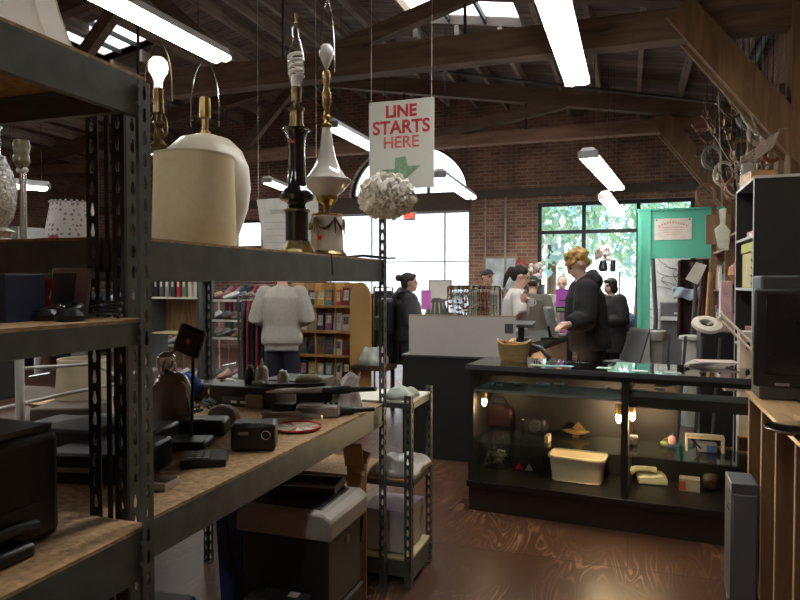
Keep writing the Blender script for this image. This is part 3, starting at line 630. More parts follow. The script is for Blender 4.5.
# blender with silver housing
q = S(172, 428); L = thing('blender', 'silver domed countertop blender motor on the long wooden shelf', 'blender', (-1.40, 1.78, ZB), .35)
q = Vector((W(172, 430, y=1.72).x, 1.72, ZB)); L.location = q
pr = [(.098, .0), (.097, .05), (.093, .12), (.086, .17), (.07, .205), (.045, .222), (.012, .228)]
MB().lathe([(r*.9, z) for r, z in pr], n=32, sy=.75).build('housing', M('brushed taupe metal', (.30, .28, .25), .25, .35, .06, coat=.4), L)
MB().lathe([(.095, -.0), (.095, .014), (.08, .02)], n=32, sy=.8).build('foot', black, L)
MB().tube([(-.082, -.03, .02), (-.078, -.032, .11), (-.066, -.032, .17), (-.035, -.026, .215)], .004, 6).tube([(.082, -.03, .02), (.078, -.032, .11), (.066, -.032, .17), (.035, -.026, .215)], .004, 6).build('edge_trim', chrome, L)
MB().lathe([(.03, .222), (.04, .25), (.036, .29), (.012, .31)], (-.02, 0, 0), n=20).cyl((-.03, 0, .29), (.07, .0, .345), .01).build('pouring_spout', chrome, L)
# dark lamp head with red dot
q = W(190, 341, y=2.0); r = thing('desk_lamp', 'black square-headed desk lamp with a red dot behind the blender', 'lamp', (q.x, 2.0, ZB), 0)
hz = q.z-ZB
MB().lathe([(.07, 0), (.07, .012), (.015, .02)]).build('base', black, r); MB().tube([(0, 0, .01), (-.03, .05, .12), (0, .02, hz)], .006).build('arm', black, r)
MB().cbox((0, 0, hz), (.105, .03, .105), (0, .35, .1)).build('head', black, r, bevel=.012)
MB().cbox((.005, -.017, hz), (.014, .003, .014), (0, .78, .1)).build('dot', M('bright red label', (.9, .06, .06), .5), r)  # flat bright red dot on the lamp head
# more black clutter around
q = S(178, 462); r = thing('telephone', 'black office telephone handset and base at the front edge of the shelf', 'telephone', (W(205, 464, z=ZB).x, W(205, 464, z=ZB).y, ZB), .5)
MB().prism([(-.05, 0), (.05, 0), (.05, .034), (-.05, .026)], -.07, .07, 'yz').build('base', black, r, bevel=.004)
mb = MB()
for i in range(3):
    for j in range(4): mb.cbox((-.04+.024*i, -.034+.02*j, .029+.0016*j), (.016, .012, .005), (.08, 0, 0))
mb.build('key', M('worn grey keys', (.3, .3, .29), .5), r)
gadget('docking_station', 'flat black appliance base under the silver blender', 'appliance', (W(188, 447, z=ZB).x-.02, W(188, 447, z=ZB).y, ZB), (.19, .13, .03), .3, black, .01)
L.location = W(172, 428, z=ZB)
q = W(247, 452, z=ZB); r = gadget('clock_radio', 'black clock radio with a chrome dial facing the aisle', 'radio', (q.x, q.y+.05, ZB), (.155, .10, .098), .42, black, .014,
   [('dial', chrome, MB().tube([(.045+.015*math.cos(a), -.051, .058+.015*math.sin(a)) for a in [i*math.pi/8 for i in range(16)]], .002, 6, closed=True)), ('name_plate', grey, MB().box(-.05, -.015, -.0515, -.05, .06, .07)), ('display', M('green label', (.1, .5, .12), .6), MB().cbox((-.02, -.03, .099), (.025, .012, .002)))])
q = W(205, 436, z=ZB); r = gadget('alarm_clock', 'low black bread-shaped gadget with a silver strip next to the clock radio', 'gadget', (q.x-.03, q.y+.03, ZB), (.19, .12, .062), .35, black, .015, [('silver_strip', silver, MB().cbox((-.02, -.03, .064), (.07, .015, .003)))])
q = W(224, 424, z=ZB); r = thing('bathroom_scale_speaker', 'round-topped taupe plastic speaker standing behind the clock radio', 'speaker', (q.x, q.y, ZB), -.1); r.name = 'desk_speaker'
mb = MB(); prof = [(-.075, 0), (.075, 0), (.072, .045), (.055, .068), (.02, .08), (-.02, .08), (-.055, .068), (-.072, .045)]; mb.prism(prof, -.02, .02); mb.build('body', M('taupe plastic', (.34, .31, .28), .4), r, bevel=.008)
MB().ell((0, -.021, .025), (.004, .002, .004)).ell((.045, -.021, .03), (.003, .002, .003)).build('button', blackm, r)
q = W(256, 408, z=ZB); gadget('power_adapter', 'beige plastic adapter box on the shelf behind the clock radio', 'adapter', (q.x, q.y, ZB+.0), (.085, .06, .065), .2, M('beige plastic', (.4, .37, .31), .5), .006)
q = W(322, 418, z=ZB); r = gadget('cassette_player', 'silver portable cassette player with black buttons', 'player', (q.x-.03, q.y+.03, ZB), (.19, .09, .055), .25, silver, .014, [('button', black, MB().ell((.03, 0, .058), (.008, .008, .006)).ell((.055, 0, .058), (.008, .008, .006)).ell((.08, 0, .058), (.008, .008, .006))), ('grille', grey, MB().box(-.08, .0, -.0465, -.045, .012, .04)), ('trim_line', chrome, MB().box(-.088, .088, -.0465, -.045, .044, .047))])
q = W(280, 412, z=ZB); gadget('black_receiver', 'small black media receiver between the adapter and the cassette player', 'receiver', (q.x, q.y+.05, ZB), (.1, .1, .035), .2, black, .004)
def pole(a, b, segs, lab):
    r = thing('tripod', lab, 'tripod', a, 0, None); a, b = Vector(a), Vector(b); d = b-a
    MB().cyl((0, 0, 0), d*.62, .0125, n=14).build('tube', M('bright aluminium', (.62, .62, .6), .3, .6), r); MB().tube([d*.6, d*.66, d*.68, d*.8, d*.82, d], [.014, .014, .018, .018, .012, .01], 12).build('head', black, r)
    if segs: MB().cyl(d*.1+Vector((0, 0, .03)), d*.6+Vector((0, 0, .028)), .007).cyl(d*.1+Vector((0, .02, .02)), d*.6+Vector((0, .02, .022)), .007).build('leg', segs, r)
pole(W(252, 392, y=2.72), W(376, 389, y=2.66), black, 'folded silver camera tripod lying furthest back across the shelf')
pole(W(262, 416, z=ZB+.018), W(374, 409, z=ZB+.018), None, 'silver collapsed pole with a black grip lying in front of the cassette player')
q0, q1 = W(266, 425, z=ZB+.012), W(320, 425, z=ZB+.012)
tag(MB().cyl(W(262, 413, z=ZB+.03), W(322, 417, z=ZB+.03), .009).build('curtain_rod', M('dull aluminium', (.4, .4, .38), .35, .7)), 'dull aluminium rod lying above the red rimmed plate', 'rod')
q = W(297, 429, z=ZB); r = thing('plate', 'round plate with a red rim and a colourful fan print', 'plate', (q.x, q.y, ZB)); 
mb = MB(); mb.lathe([(.082, 0), (.098, .006), (.1, .014), (.097, .014), (.093, .008), (.0, .007)], n=40); mb.build('rim', M('red enamel', (.5, .03, .04), .3), r)
cols = [M('fan print ' + str(i), c, .4) for i, c in enumerate([(.7, .66, .55), (.35, .06, .05), (.3, .33, .2), (.62, .5, .3)])]
mb = MB()
for k in range(16):
    a, c = 2*math.pi*k/16, 2*math.pi*(k+1)/16; mb.mat(0 if k % 2 else (k//2) % 3+1); mb.add([(0, 0, .0095), (.088*math.cos(a), .088*math.sin(a), .0095), (.088*math.cos(c), .088*math.sin(c), .0095)], [(0, 1, 2)])
mb.build('print', cols, r)
# white plastic bag, pouch, bottles
rnd = random.Random(5)
q = Vector((W(345, 390, y=2.8).x, 2.74, 0))
def bagf(u, v):
    a = u*2*math.pi; rr = (.085-.06*v)*(1+.12*math.sin(5*a+4*v)+.06*math.sin(11*a)); return Vector((rr*math.cos(a)*1.25+.07*v*v, rr*math.sin(a)*.8, .17*v+.01*math.sin(3*a)*v))
o = MB().grid(bagf, 40, 10).build('plastic_bag', M('white translucent bag', (.7, .68, .66), .4, 0, .12, 25, .4), smooth=3, solid=.001); o.location = (q.x-.02, q.y+.05, ZB); tag(o, 'crumpled white plastic bag standing at the far end of the shelf', 'bag')
q = Vector((W(337, 386, y=2.76).x, 2.76, 0)); gadget('disc_player', 'flat black disc player under the pouch and the grey pyramid', 'disc player', (W(322, 390, y=2.82).x, 2.82, ZB), (.17, .2, .088), 0, black, .004, [('tray_line', dgrey, MB().box(-.06, .03, -.102, -.1, .04, .05))]); tag(MB().lathe([(.045, 0), (.001, .06)], n=4, rz=.5).build('paper_pyramid', grey, loc=(q.x, q.y, ZB+.088), bevel=.004), 'small grey pyramid-shaped speaker before the plastic bag', 'speaker')
q = Vector((W(310, 386, y=2.84).x, 2.81, 0)); tag(MB().ell((0, 0, .03), (.075, .05, .03), 18, 10).build('zip_pouch', M('olive canvas', (.22, .21, .11), .85), loc=(q.x, q.y+.03, ZB+.09)), 'olive green zip pouch next to the plastic bag', 'pouch')
q = Vector((W(262, 390, y=2.80).x, 2.50, 0)); r = gadget('video_recorder', 'wide flat black video recorder under the bottles', 'video recorder', (q.x-.05, q.y+.3, ZB), (.36, .2, .098), .0, black, .004, [('display', dgrey, MB().box(-.1, .05, -.112, -.11, .02, .05)), ('white_label', paper, MB().box(.0, .04, -.1125, -.1115, .02, .032).box(-.05, -.02, -.1125, -.1115, .02, .032))])
vz = ZB+.099; vx, vy = r.location.x, r.location.y
def bottle(name, lab, loc, prof, mat, cap=None, capm=None, sx=1, sy=1):
    r = thing(name, lab, 'bottle', loc); MB().lathe(prof, n=20, sx=sx, sy=sy).build('body', mat, r)
    if cap: MB().lathe(cap, n=14).build('cap', capm, r)
    return r
whp = M('off white plastic', (.55, .56, .5), .4)
bottle('spray_bottle', 'off white plastic bottle with a slanted spout on the video recorder', (W(262, 378, y=vy).x, vy, vz), [(.03, 0), (.032, .01), (.03, .07), (.02, .085), (.01, .09)], whp, [(.01, .088), (.01, .1), (.004, .125)], whp)
bottle('medicine_bottle', 'squat white bottle with rounded shoulders beside the spouted one', (W(283, 378, y=vy).x, vy, vz), [(.026, 0), (.028, .01), (.027, .045), (.02, .055)], whp, [(.02, .05), (.02, .065), (.016, .07)], white)
r = thing('kettle', 'small black kettle with a chrome rim at the back of the shelf', 'kettle', (W(250, 378, y=vy).x, vy, vz))
MB().lathe([(.026, 0), (.028, .02), (.022, .06), (.015, .075), (.001, .08)], n=20).build('body', black, r); MB().tube([(.02*math.cos(a), 0, .06+.03*math.sin(a)) for a in [i*math.pi/8 for i in range(9)]], .003, 6).build('handle', chrome, r)
q = Vector((W(255, 385, y=2.73).x, 2.76, 0)); tag(MB().ell((0, 0, .012), (.035, .02, .014)).tube([(.03, 0, .01), (.05, 0, .012)], .005).build('computer_mouse', whp, loc=(q.x, q.y, ZB+.098)), 'small off white computer mouse on the video recorder edge', 'computer mouse')
# tangle of cables and adapters behind
for i, (px, py, lab) in enumerate(((205, 405, 'coil of black cable behind the taupe speaker'), (222, 392, 'loose black cable heap near the shelving upright'), (190, 410, 'black cable bundle behind the silver blender'), (228, 400, 'thick black cord knot beside the adapter box'))):
    q = W(px, py, z=ZB+.03); mb = MB(); rnd = random.Random(i); ph = rnd.random()*6
    mb.tube([((.035+.012*math.sin(1.7*t+ph))*math.cos(t*1.1), (.03+.01*math.cos(2.3*t))*math.sin(t), .012+.035*abs(math.sin(t*.37+ph))) for t in [k*.35 for k in range(75)]], .0045, 6)
    tag(mb.build('cable_coil', black, loc=(q.x, q.y+.03, ZB)), lab, 'cable', 'coils of black cable')
gadget('slide_projector', 'black boxy slide projector behind the cable coils', 'projector', (W(212, 400, y=2.84).x, 2.84, ZB), (.2, .16, .09), .2, black, .015, [('lens', chrome, MB().cyl((.05, -.1, .06), (.05, -.12, .06), .02))])
0 and gadget('telephone_charger', 'dark grey charging cradle left of the taupe speaker', 'charger', (W(195, 425, y=1.95).x, 1.95, ZB), (.12, .1, .05), .3, dgrey, .012)
# blue bag and brass figurine beyond
q = W(186, 370, y=2.75); tag(MB().ell((0, 0, .05), (.09, .06, .07), 18, 10).build('cloth_bag', M('royal blue cloth', (.02, .05, .3), .8, 0, .2, 20, .4), loc=(q.x, 2.75, ZB+.02)), 'royal blue cloth bag behind the black desk lamp', 'bag')
q = W(227, 378, y=2.85); r = thing('figurine', 'small gold and cream bird figurine at the back of the long shelf', 'figurine', (q.x, 2.85, ZB))
MB().ell((.03, 0, .085), (.045, .022, .022), rot=(0, .4, 0)).ell((.07, 0, .07), (.015, .012, .012)).build('body', whp, r); MB().tube([(-.03, 0, .1), (-.01, 0, .05), (-.02, 0, .0)], [.012, .01, .02], 8).build('gilt_stand', brass, r)
for nm, lab, cat, px, py, sz, rz, mt in (('turntable', 'flat black turntable behind the slotted uprights on the long shelf', 'record player', 96, 478, (.28, .26, .09), .2, black), ('tool_case', 'black tool case lying left of the turntable', 'case', 60, 462, (.3, .22, .12), .1, blackm), ('car_radio', 'dark grey car stereo stacked beyond the tool case', 'stereo', 98, 440, (.2, .2, .07), .3, dgrey), ('wooden_tea_box', 'reddish brown wooden tea box among the black appliances', 'box', 76, 436, (.09, .12, .06), .5, dwood), ('amplifier', 'black amplifier against the near post under the lamps', 'amplifier', 134, 452, (.16, .2, .08), .2, black)):
    q = W(px, py, z=ZB); gadget(nm, lab, cat, (q.x, q.y+.06, ZB), sz, rz, mt, .01, [('front_strip', silver if nm == 'turntable' else dgrey, MB().box(-sz[0]*.4, sz[0]*.1, -sz[1]/2-.002, -sz[1]/2, sz[2]*.4, sz[2]*.55))])
# clear plastic tray near the near post, bag of glasses
r = thing('plastic_tray', 'shallow translucent plastic tray at the near corner of the long shelf', 'tray', (W(166, 486, z=ZB).x-.03, W(166, 486, z=ZB).y-.015, ZB), .12)
mb = MB(); mb.box(-.075, .06, -.04, .04, 0, .003).box(-.075, .06, -.04, -.037, 0, .022).box(.057, .06, -.04, .04, 0, .022).box(-.075, .06, .037, .04, 0, .022); mb.build('body', M('frosted plastic', (.42, .39, .33), .3, 0, .1), r)
for i, (px, py) in enumerate(((142, 462), (131, 470), (128, 445))):
    q = W(px, py, z=ZB+.03); r = MB().lathe([(.016, 0), (.005, .006), (.004, .05), (.022, .07), (.026, .1), (.023, .12), (.0225, .12), (.024, .1), (.02, .072), (.002, .055)], n=16, caps=False)
    tag(r.build('wine_glass', cut, loc=(q.x-.1, q.y+.12, ZB)), ('clear stemmed glass just behind the near shelving post', 'clear stemmed glass left of the slotted uprights', 'clear stemmed glass standing deepest behind the slotted uprights')[i], 'glass')
# ================================================================ UNDER THE LAMP BAY
r = thing('copier', 'black office printer with a grey scanner lid under the long shelf', 'printer', (-1.29, 2.49, 0))
MB().box(-.19, .19, -.17, .17, .2, .50).build('body', black, r, bevel=.012); MB().box(-.2, .2, -.18, .18, .0, .2).build('paper_tray', blackm, r, bevel=.01)
mb = MB(); mb.prism([(-.21, .5), (.21, .5), (.215, .58), (.18, .605), (-.17, .605), (-.205, .58)], -.19, .19); mb.build('scanner_lid', M('warm grey plastic', (.34, .32, .29), .4), r, bevel=.01)
MB().box(-.16, .15, -.14, .15, .602, .61).build('lid_top', black, r, bevel=.003)
MB().box(-.14, .1, -.25, -.15, .24, .26).cbox((.02, -.2, .27), (.2, .09, .012), (.12, 0, 0)).build('output_tray', dgrey, r, bevel=.004)
MB().ell((.192, .02, .44), (.004, .022, .02)).build('badge', M('dusky badge', (.2, .17, .16), .5), r); MB().cbox((.06, -.2, .283), (.04, .03, .004), (.12, 0, 0)).build('paper_slip', paper, r)
r = thing('serving_tray', 'dark brown wooden tray lying on the scanner lid', 'tray', (-1.32, 2.58, .612), .15)
MB().box(-.15, .15, -.09, .09, 0, .008).box(-.15, .15, -.09, -.08, 0, .03).box(-.15, .15, .08, .09, 0, .03).box(-.15, -.14, -.09, .09, 0, .03).box(.14, .15, -.09, .09, 0, .03).build('body', dwood, r)
cardm = M('brown cardboard', (.42, .27, .13), .8, 0, .15, 8)
q = W(357, 520, y=2.83); r = thing('cardboard_sheet', 'tall folded cardboard sheet standing beside the printer', 'cardboard', (q.x, 2.83, 0), .25)
MB().cbox((0, 0, .33), (.09, .014, .66)).build('panel', cardm, r); MB().cbox((-.012, -.03, .71), (.085, .012, .13), (.5, 0, 0)).cbox((.02, .02, .66), (.06, .012, .12), (-.7, .3, 0)).build('flap', cardm, r)
MB().cbox((.02, -.0085, .36), (.012, .003, .12), (0, .1, 0)).build('handle_slot', blackm, r)
q = W(236, 560, z=0); r = thing('waste_bin', 'tall navy blue plastic bin behind the printer', 'bin', (-1.74, 2.72, 0))
MB().lathe([(.10, 0), (.125, .5), (.135, .5), (.135, .53), (.12, .53), (.095, .02)], n=4, rz=math.pi/4, caps=False).lathe([(.1, 0), (.0, .001)], n=4, rz=math.pi/4).build('body', blue, r, bevel=.01)
MB().tube([(.03, -.12, .0), (.06, -.13, .15), (.02, -.14, .3), (.0, -.13, .45)], .008).build('hanging_strap', black, r)
r = thing('tripod', 'black folded tripod lying on the floor at the foot of the shelving', 'tripod', (-1.35, 1.95, 0))
MB().tube([(-.2, -.25, .04), (-.05, .25, .1)], .014).tube([(0, -.3, .03), (.02, .25, .09)], .012).tube([(.16, -.2, .03), (.04, .3, .08)], .012).build('leg', black, r); MB().box(-.08, .06, .2, .32, .05, .12).build('head', black, r, bevel=.01)
o = tag(MB().cbox((0, 0, .006), (.3, .22, .004), (0, 0, .3)).cbox((.05, .08, .012), (.22, .15, .004), (0, 0, -.2)).build('newspaper', paper, loc=(-1.5, 2.2, 0)), 'loose white newspaper sheets on the floor beneath the tripod', 'newspaper')
tag(MB().box(-.16, .16, -.12, .12, 0, .14).build('suitcase', black, loc=(-1.92, 2.3, 0), rot=.1, bevel=.03), 'small black case on the floor behind the tripod', 'case')
# stuff on and in the low unit
q = W(372, 395, z=.93)
def cloth(name, lab, cat, loc, sx, sy, h, mat, seed=1, rz=0):
    rn = random.Random(seed); a, c, d = rn.random()*6, rn.random()*6, rn.random()*6
    def f(u, v):
        e = min(u, 1-u, v, 1-v)*4; e = min(1, e)
        return Vector(((u-.5)*sx*(1+.05*math.sin(9*v+a)), (v-.5)*sy*(1+.06*math.sin(8*u+c)), h*e**.5*(.8+.14*math.sin(7*u+a)*math.sin(6*v+c)+.05*math.sin(17*u+d+5*v))+.003))
    o = MB().grid(f, 24, 24).build(name, mat, loc=loc, rot=rz, smooth=3, solid=.002); return tag(o, lab, cat)
cloth('plastic_sheet', 'crumpled clear plastic sheet on the middle shelf of the low unit', 'plastic sheet', (-1.12, 3.24, .53), .25, .3, .09, M('cloudy plastic', (.6, .6, .6), .25, 0, .2, 20), 2)
r = thing('shoe_box', 'white carton sitting inside the low shelving unit', 'box', (-1.16, 3.24, .15)); MB().box(-.12, .12, -.13, .13, 0, .2).build('body', M('scuffed white card', (.45, .43, .4), .7), r, bevel=.002); MB().box(-.125, .125, -.135, .135, .17, .21).build('lid', M('lavender card', (.42, .4, .5), .7), r)
q = W(390, 380, z=.93); cloth('green_cloth', 'folded pale green and white cloth on top of the low unit', 'cloth', (-1.09, 3.17, .92), .14, .18, .06, M('pale green cloth', (.4, .46, .4), .85, 0, .4, 12), 6)
r = thing('black_box', 'flat black box on the far half of the low unit top', 'box', (-1.7, 3.24, .92)); MB().box(-.15, .15, -.12, .12, 0, .06).build('body', black, r, bevel=.005); MB().box(-.155, .155, -.125, .125, .045, .065).build('lid', dgrey, r)
# ================================================================ DISPLAY CASE
CZ, CR = .965, R(-4.8); CX, CY, CL, CD = -1.0, 4.27, 1.95, .52
CM = Matrix.Translation((CX, CY, 0)) @ Matrix.Rotation(CR, 4, 'Z')
def CP(lx, ly, z): return CM @ Vector((lx, ly, z))
case = thing('display_case', 'long black glass-fronted display case across the aisle', 'display case', (CX, CY, 0), CR)
MB().box(0, CL, .015, CD, 0, .16).build('plinth', M('brown black plinth', (.022, .014, .010), .5), case)
MB().box(-.01, CL+.01, -.01, CD, .16, .2).build('bottom_deck', M('black laminate', (.011, .009, .008), .3), case, bevel=.002)
mb = MB()
for x in (0, .965, CL-.03): mb.box(x, x+.035, 0, .03, .2, CZ-.01).box(x, x+.035, CD-.03, CD, .2, CZ-.01)
mb.box(0, CL, 0, .03, .905, .95).box(0, CL, CD-.03, CD, .905, .95)
mb.build('frame', blackm, case)
MB().box(-.0, .012, .03, CD-.03, .2, .95).box(CL-.012, CL, .03, CD-.03, .2, .95).build('side_panel', blackm, case)
MB().box(.955, .985, .03, CD-.03, .2, .905).build('divider', M('brown black laminate', (.05, .03, .02), .4), case)
for k, (a, c) in enumerate(((.035, .955), (.985, CL-.035))):
    MB().box(a, c, .012, .018, .2, .905).build('glass_front', glass, case)
    MB().box(a, c, .03, CD-.05, .455, .463).build('glass_shelf', tintglass, case)
    MB().box(a, c, .03, CD-.12, .79, .80).build('tray_shelf', blackm, case); MB().box(a, c, .022, .03, .755, .82).build('tray_lip', blackm, case) if k else MB().box(a, c, .024, .03, .785, .803).build('tray_lip', grey, case)
MB().box(-.015, CL+.015, -.015, CD+.01, .95, CZ).build('glass_top', glass_mat('tinted glass top', (.8, .88, .86), 1.1, .03), case, bevel=.002)
MB().box(-.017, CL+.017, -.019, -.014, .935, .967).build('top_edge', dgrey, case)
MB().box(.035, .95, CD-.02, CD-.01, .2, .9).box(.985, 1.25, CD-.02, CD-.01, .2, .9).box(1.25, 1.9, CD-.02, CD-.01, .2, .44).build('back_panel', M('black back panel', (.009, .008, .007), .5), case)
# the warm lamps inside the case
warm = M('warm case lamp', (1, .8, .5), .4, emit=(1, .62, .3), es=22)
for k, (x, z) in enumerate(((.06, .70), (.93, .66), (1.01, .68))):
    r = thing('case_lamp', ('warm strip lamp inside the left end of the display case', 'warm strip lamp left of the divider in the display case', 'warm strip lamp right of the divider in the display case')[k], 'lamp', CP(x, .16, z), CR)
    MB().lathe([(.02, -.03), (.024, -.01), (.02, .03)], n=12).build('socket', brass, r, loc=(0, 0, .05)); MB().ell((0, 0, 0), (.018, .018, .035)).build('bulb', warm, r)
    pl = bpy.data.lights.new('case_bulb', 'POINT'); pl.energy = (1.2, 9, 7)[k]; pl.color = (1, .64, .36); pl.shadow_soft_size = .02
    po = bpy.data.objects.new('case_bulb', pl); C.objects.link(po); po.location = CP(x+(.04, -.08, .08)[k], .12, z-.04)
def K(px, py, z): q = W(px, py, z=z); return Vector((q.x, q.y, z))
def item(name, lab, cat, px, py, z, parts, rz=0, dy=0):
    q = K(px, py, z); r = thing(name, lab, cat, (q.x, q.y+dy, z), CR+rz)
    for nm, mt, m_, *bv in parts: m_.build(nm, mt, r, bevel=bv[0] if bv else 0)
    return r
tubm = M('warm cream plastic', (.92, .72, .54), .45, 0, .04)
r = item('plastic_tub', 'large cream plastic tub glowing under the case lamp', 'tub', 577, 482, .2, [], .0, .06)
mb = MB(); n = 28
def rr_(a, sx, sy, p=.35):
    c, s_ = math.cos(a), math.sin(a); return Vector((math.copysign(abs(c)**p, c)*sx, math.copysign(abs(s_)**p, s_)*sy, 0))
mb.loft([[rr_(2*math.pi*j/n, sx, sy)+Vector((0, 0, z)) for j in range(n)] for sx, sy, z in ((.155, .09, .004), (.155, .09, 0), (.175, .11, .155), (.185, .12, .157), (.185, .12, .17), (.172, .107, .17), (.15, .087, .01))], caps=False)
mb.add([rr_(2*math.pi*j/n, .163, .098)+Vector((0, 0, .006)) for j in range(n)], [tuple(range(n))]); mb.build('body', tubm, r)
r = item('phone', 'white corded telephone bathed in warm light at the bottom of the case', 'telephone', 652, 484, .2, [('base', M('ivory plastic', (.75, .68, .5), .4), MB().prism([(-.09, 0), (.09, 0), (.09, .04), (.06, .065), (-.09, .05)], -.08, .08), .01), ('handset', M('ivory plastic', (.75, .68, .5), .4), MB().tube([(-.14, -.04, .07), (-.1, -.03, .09), (-.03, 0, .085), (.02, .02, .07)], [.028, .018, .018, .025], 12)), ('dial', M('ivory dial', (.45, .38, .26), .5), MB().cbox((.01, -.02, .066), (.06, .05, .004), (0, .25, 0)))], .15, .05)
gp = (('grey_box', 'small red and grey printed carton at the bottom of the case', 'carton', 690, 492, .2, (.12, .09, .075), [('label', M('red print', (.5, .1, .06), .6), MB().box(-.061, -.02, -.0465, -.045, .005, .06)), ('panel', M('silver print', (.4, .38, .36), .5), MB().box(-.015, .061, -.0465, -.045, .005, .045))]),)
for nm, lab, cat, px, py, z, sz, prt in gp:
    q = K(px, py, z); gadget('carton', lab, cat, (q.x, q.y+.05, z), sz, CR, M('pale carton', (.45, .36, .3), .7), .001, prt)
q = K(716, 494, .2); gadget('binoculars_case', 'dark brown cylindrical case beside the printed carton', 'case', (q.x-.02, q.y+.08, .2), (.1, .09, .1), CR, dwood, .03)
# lower left: stuffed plastic bag, sign with triangles
q = K(490, 470, .2); o = MB().grid(lambda u, v: Vector(((.13-.03*v)*math.cos(2*math.pi*u)*(1+.12*math.sin(7*u*6.28+5*v)), .09*math.sin(2*math.pi*u)*(1+.1*math.sin(31*u)), .12*v*(1-.12*math.sin(9*u*6.28)))), 44, 8).build('bag_of_trinkets', clearpl, smooth=3, solid=.001, loc=(q.x, q.y+.12, .2), rot=CR); tag(o, 'clear plastic bag of jumbled green and brown trinkets in the lower left of the case', 'bag')
rnd = random.Random(4)
for k in range(9):
    c_ = [(.14, .16, .08), (.25, .2, .12), (.1, .05, .03)][k % 3]
    t = MB().cbox((0, 0, 0), (.07, .05, .012), (rnd.random()*.7, rnd.random()*.7, rnd.random()*3)); o = t.build('wrapped_trinket', M('trinket '+str(k % 3), c_, .5), loc=(q.x+rnd.uniform(-.07, .07), q.y+.12+rnd.uniform(-.04, .04), .23+.009*k)); tag(o, 'small %s wrapped trinket inside the clear bag in the display case' % ('olive', 'tan', 'dark brown')[k % 3], 'trinket', ('olive', 'tan', 'dark brown')[k % 3]+' trinkets in the bag')
r = item('warning_card', 'dark card with a red and a pale triangle in the bottom of the case', 'card', 527, 476, .2, [('card', black, MB().box(-.11, .08, 0, .008, 0, .1)), ('red_triangle', red, MB().prism([(-.1, .01), (-.04, .01), (-.07, .06)], -.003, 0)), ('pale_triangle', M('pale grey print', (.4, .4, .4), .6), MB().prism([(-.03, .01), (.03, .01), (0, .06)], -.003, 0))], 0, .1)
# middle glass shelf
item('tape_gun_box', 'clear packaged tape dispenser on the middle glass shelf', 'package', 545, 438, .463, [('pack', clearpl, MB().box(-.16, -.0, -.06, .07, 0, .11), .01), ('reel', dgrey, MB().cyl((-.08, -.03, .055), (-.08, .03, .055), .04))], 0, .1)
item('handbag', 'small maroon leather bag on the left of the middle glass shelf', 'bag', 492, 433, .463, [('body', M('maroon leather', (.03, .006, .005), .4), MB().prism([(-.12, 0), (.12, 0), (.11, .14), (.06, .17), (-.08, .17), (-.12, .12)], -.05, .05), .02), ('strap', M('maroon leather', (.03, .006, .005), .4), MB().tube([(-.08, 0, .16), (-.03, 0, .21), (.04, 0, .21), (.07, 0, .16)], .008))], 0, .22)
item('envelope_box', 'flat glass-edged tray near the front of the middle shelf', 'tray', 530, 441, .463, [('tray', tintglass, MB().box(-.22, .12, -.05, .05, 0, .02), .002), ('end', M('warm cream card', (.5, .42, .3), .6), MB().box(.1, .125, -.05, .05, 0, .045))], 0, .03)
r = item('brass_bird', 'crumpled gold ornament shaped like a small ship on the middle shelf', 'ornament', 575, 439, .463, [('hull', M('dull gold', (.4, .28, .12), .3, .8), MB().loft([[Vector((x, .035*s_*math.cos(a), .03+.02*abs(x)*4+.02*s_*math.sin(a))) for a in [j*math.pi/4 for j in range(8)]] for x, s_ in ((-.1, .1), (-.05, .8), (0, 1), (.05, .8), (.09, .2))])), ('sail', M('dull gold', (.4, .28, .12), .3, .8), MB().prism([(-.03, .05), (.06, .05), (.015, .10)], -.01, .01)), ('foot', brass, MB().lathe([(.025, 0), (.02, .008), (.006, .012), (.006, .03)]))], 0, .08)
item('glass_figurine', 'tiny standing glass figurine at the right of the left shelf', 'figurine', 600, 437, .463, [('body', cut, MB().lathe([(.014, 0), (.01, .01), (.006, .03), (.011, .045), (.006, .055), (.009, .065), (.001, .075)], n=12))], 0, .07)
# right bay middle shelf
item('camera', 'small warm-lit camera on the right-hand glass shelf beside the divider', 'camera', 630, 446, .463, [('body', black, MB().box(-.05, .05, -.03, .03, 0, .05), .006), ('lens', chrome, MB().cyl((0, -.03, .028), (0, -.05, .028), .018)), ('top_plate', silver, MB().box(-.045, .045, -.025, .025, .05, .06), .003)], .1, .06)
item('cassette_box', 'ivory patterned box behind the little camera in the case', 'box', 652, 441, .463, [('body', M('ivory plastic', (.75, .68, .5), .4), MB().box(-.1, .06, -.04, .04, .0, .035), .004), ('lid', M('tan pattern', (.4, .25, .14), .6), MB().box(-.04, .04, -.042, .02, .035, .065), .003)], .05, .1)
item('bagged_toys', 'clear bag of pink and green toys leaning on the right glass shelf', 'bag', 668, 449, .463, [('film', clearpl, MB().prism([(-.06, 0), (.06, 0), (.065, .06), (.04, .1), (-.02, .06)], -.02, .03), .008), ('green_toy', M('toy green', (.3, .5, .12), .5), MB().ell((-.02, 0, .022), (.025, .018, .018))), ('pink_toy', M('toy pink', (.7, .4, .42), .5), MB().ell((.025, 0, .045), (.025, .018, .03)))], 0, .05)
item('radio', 'cream framed radio with a blue knob panel on the right glass shelf', 'radio', 706, 455, .463, [('body', M('ivory plastic', (.75, .68, .5), .4), MB().box(-.11, .11, -.03, -.015, .08, .1).box(-.11, -.095, -.03, .05, 0, .1).box(.095, .11, -.03, .05, 0, .1).box(-.11, .11, -.03, .05, .085, .1), .004), ('inner_box', grey, MB().box(-.04, .07, -.02, .04, 0, .055), .004), ('blue_panel', M('blue print', (.05, .12, .35), .5), MB().box(.01, .06, -.024, -.02, .005, .045)), ('hook', black, MB().tube([(-.08, -.02, .08), (-.05, -.02, .05), (-.02, -.02, .02)], .006))], .05, .09)
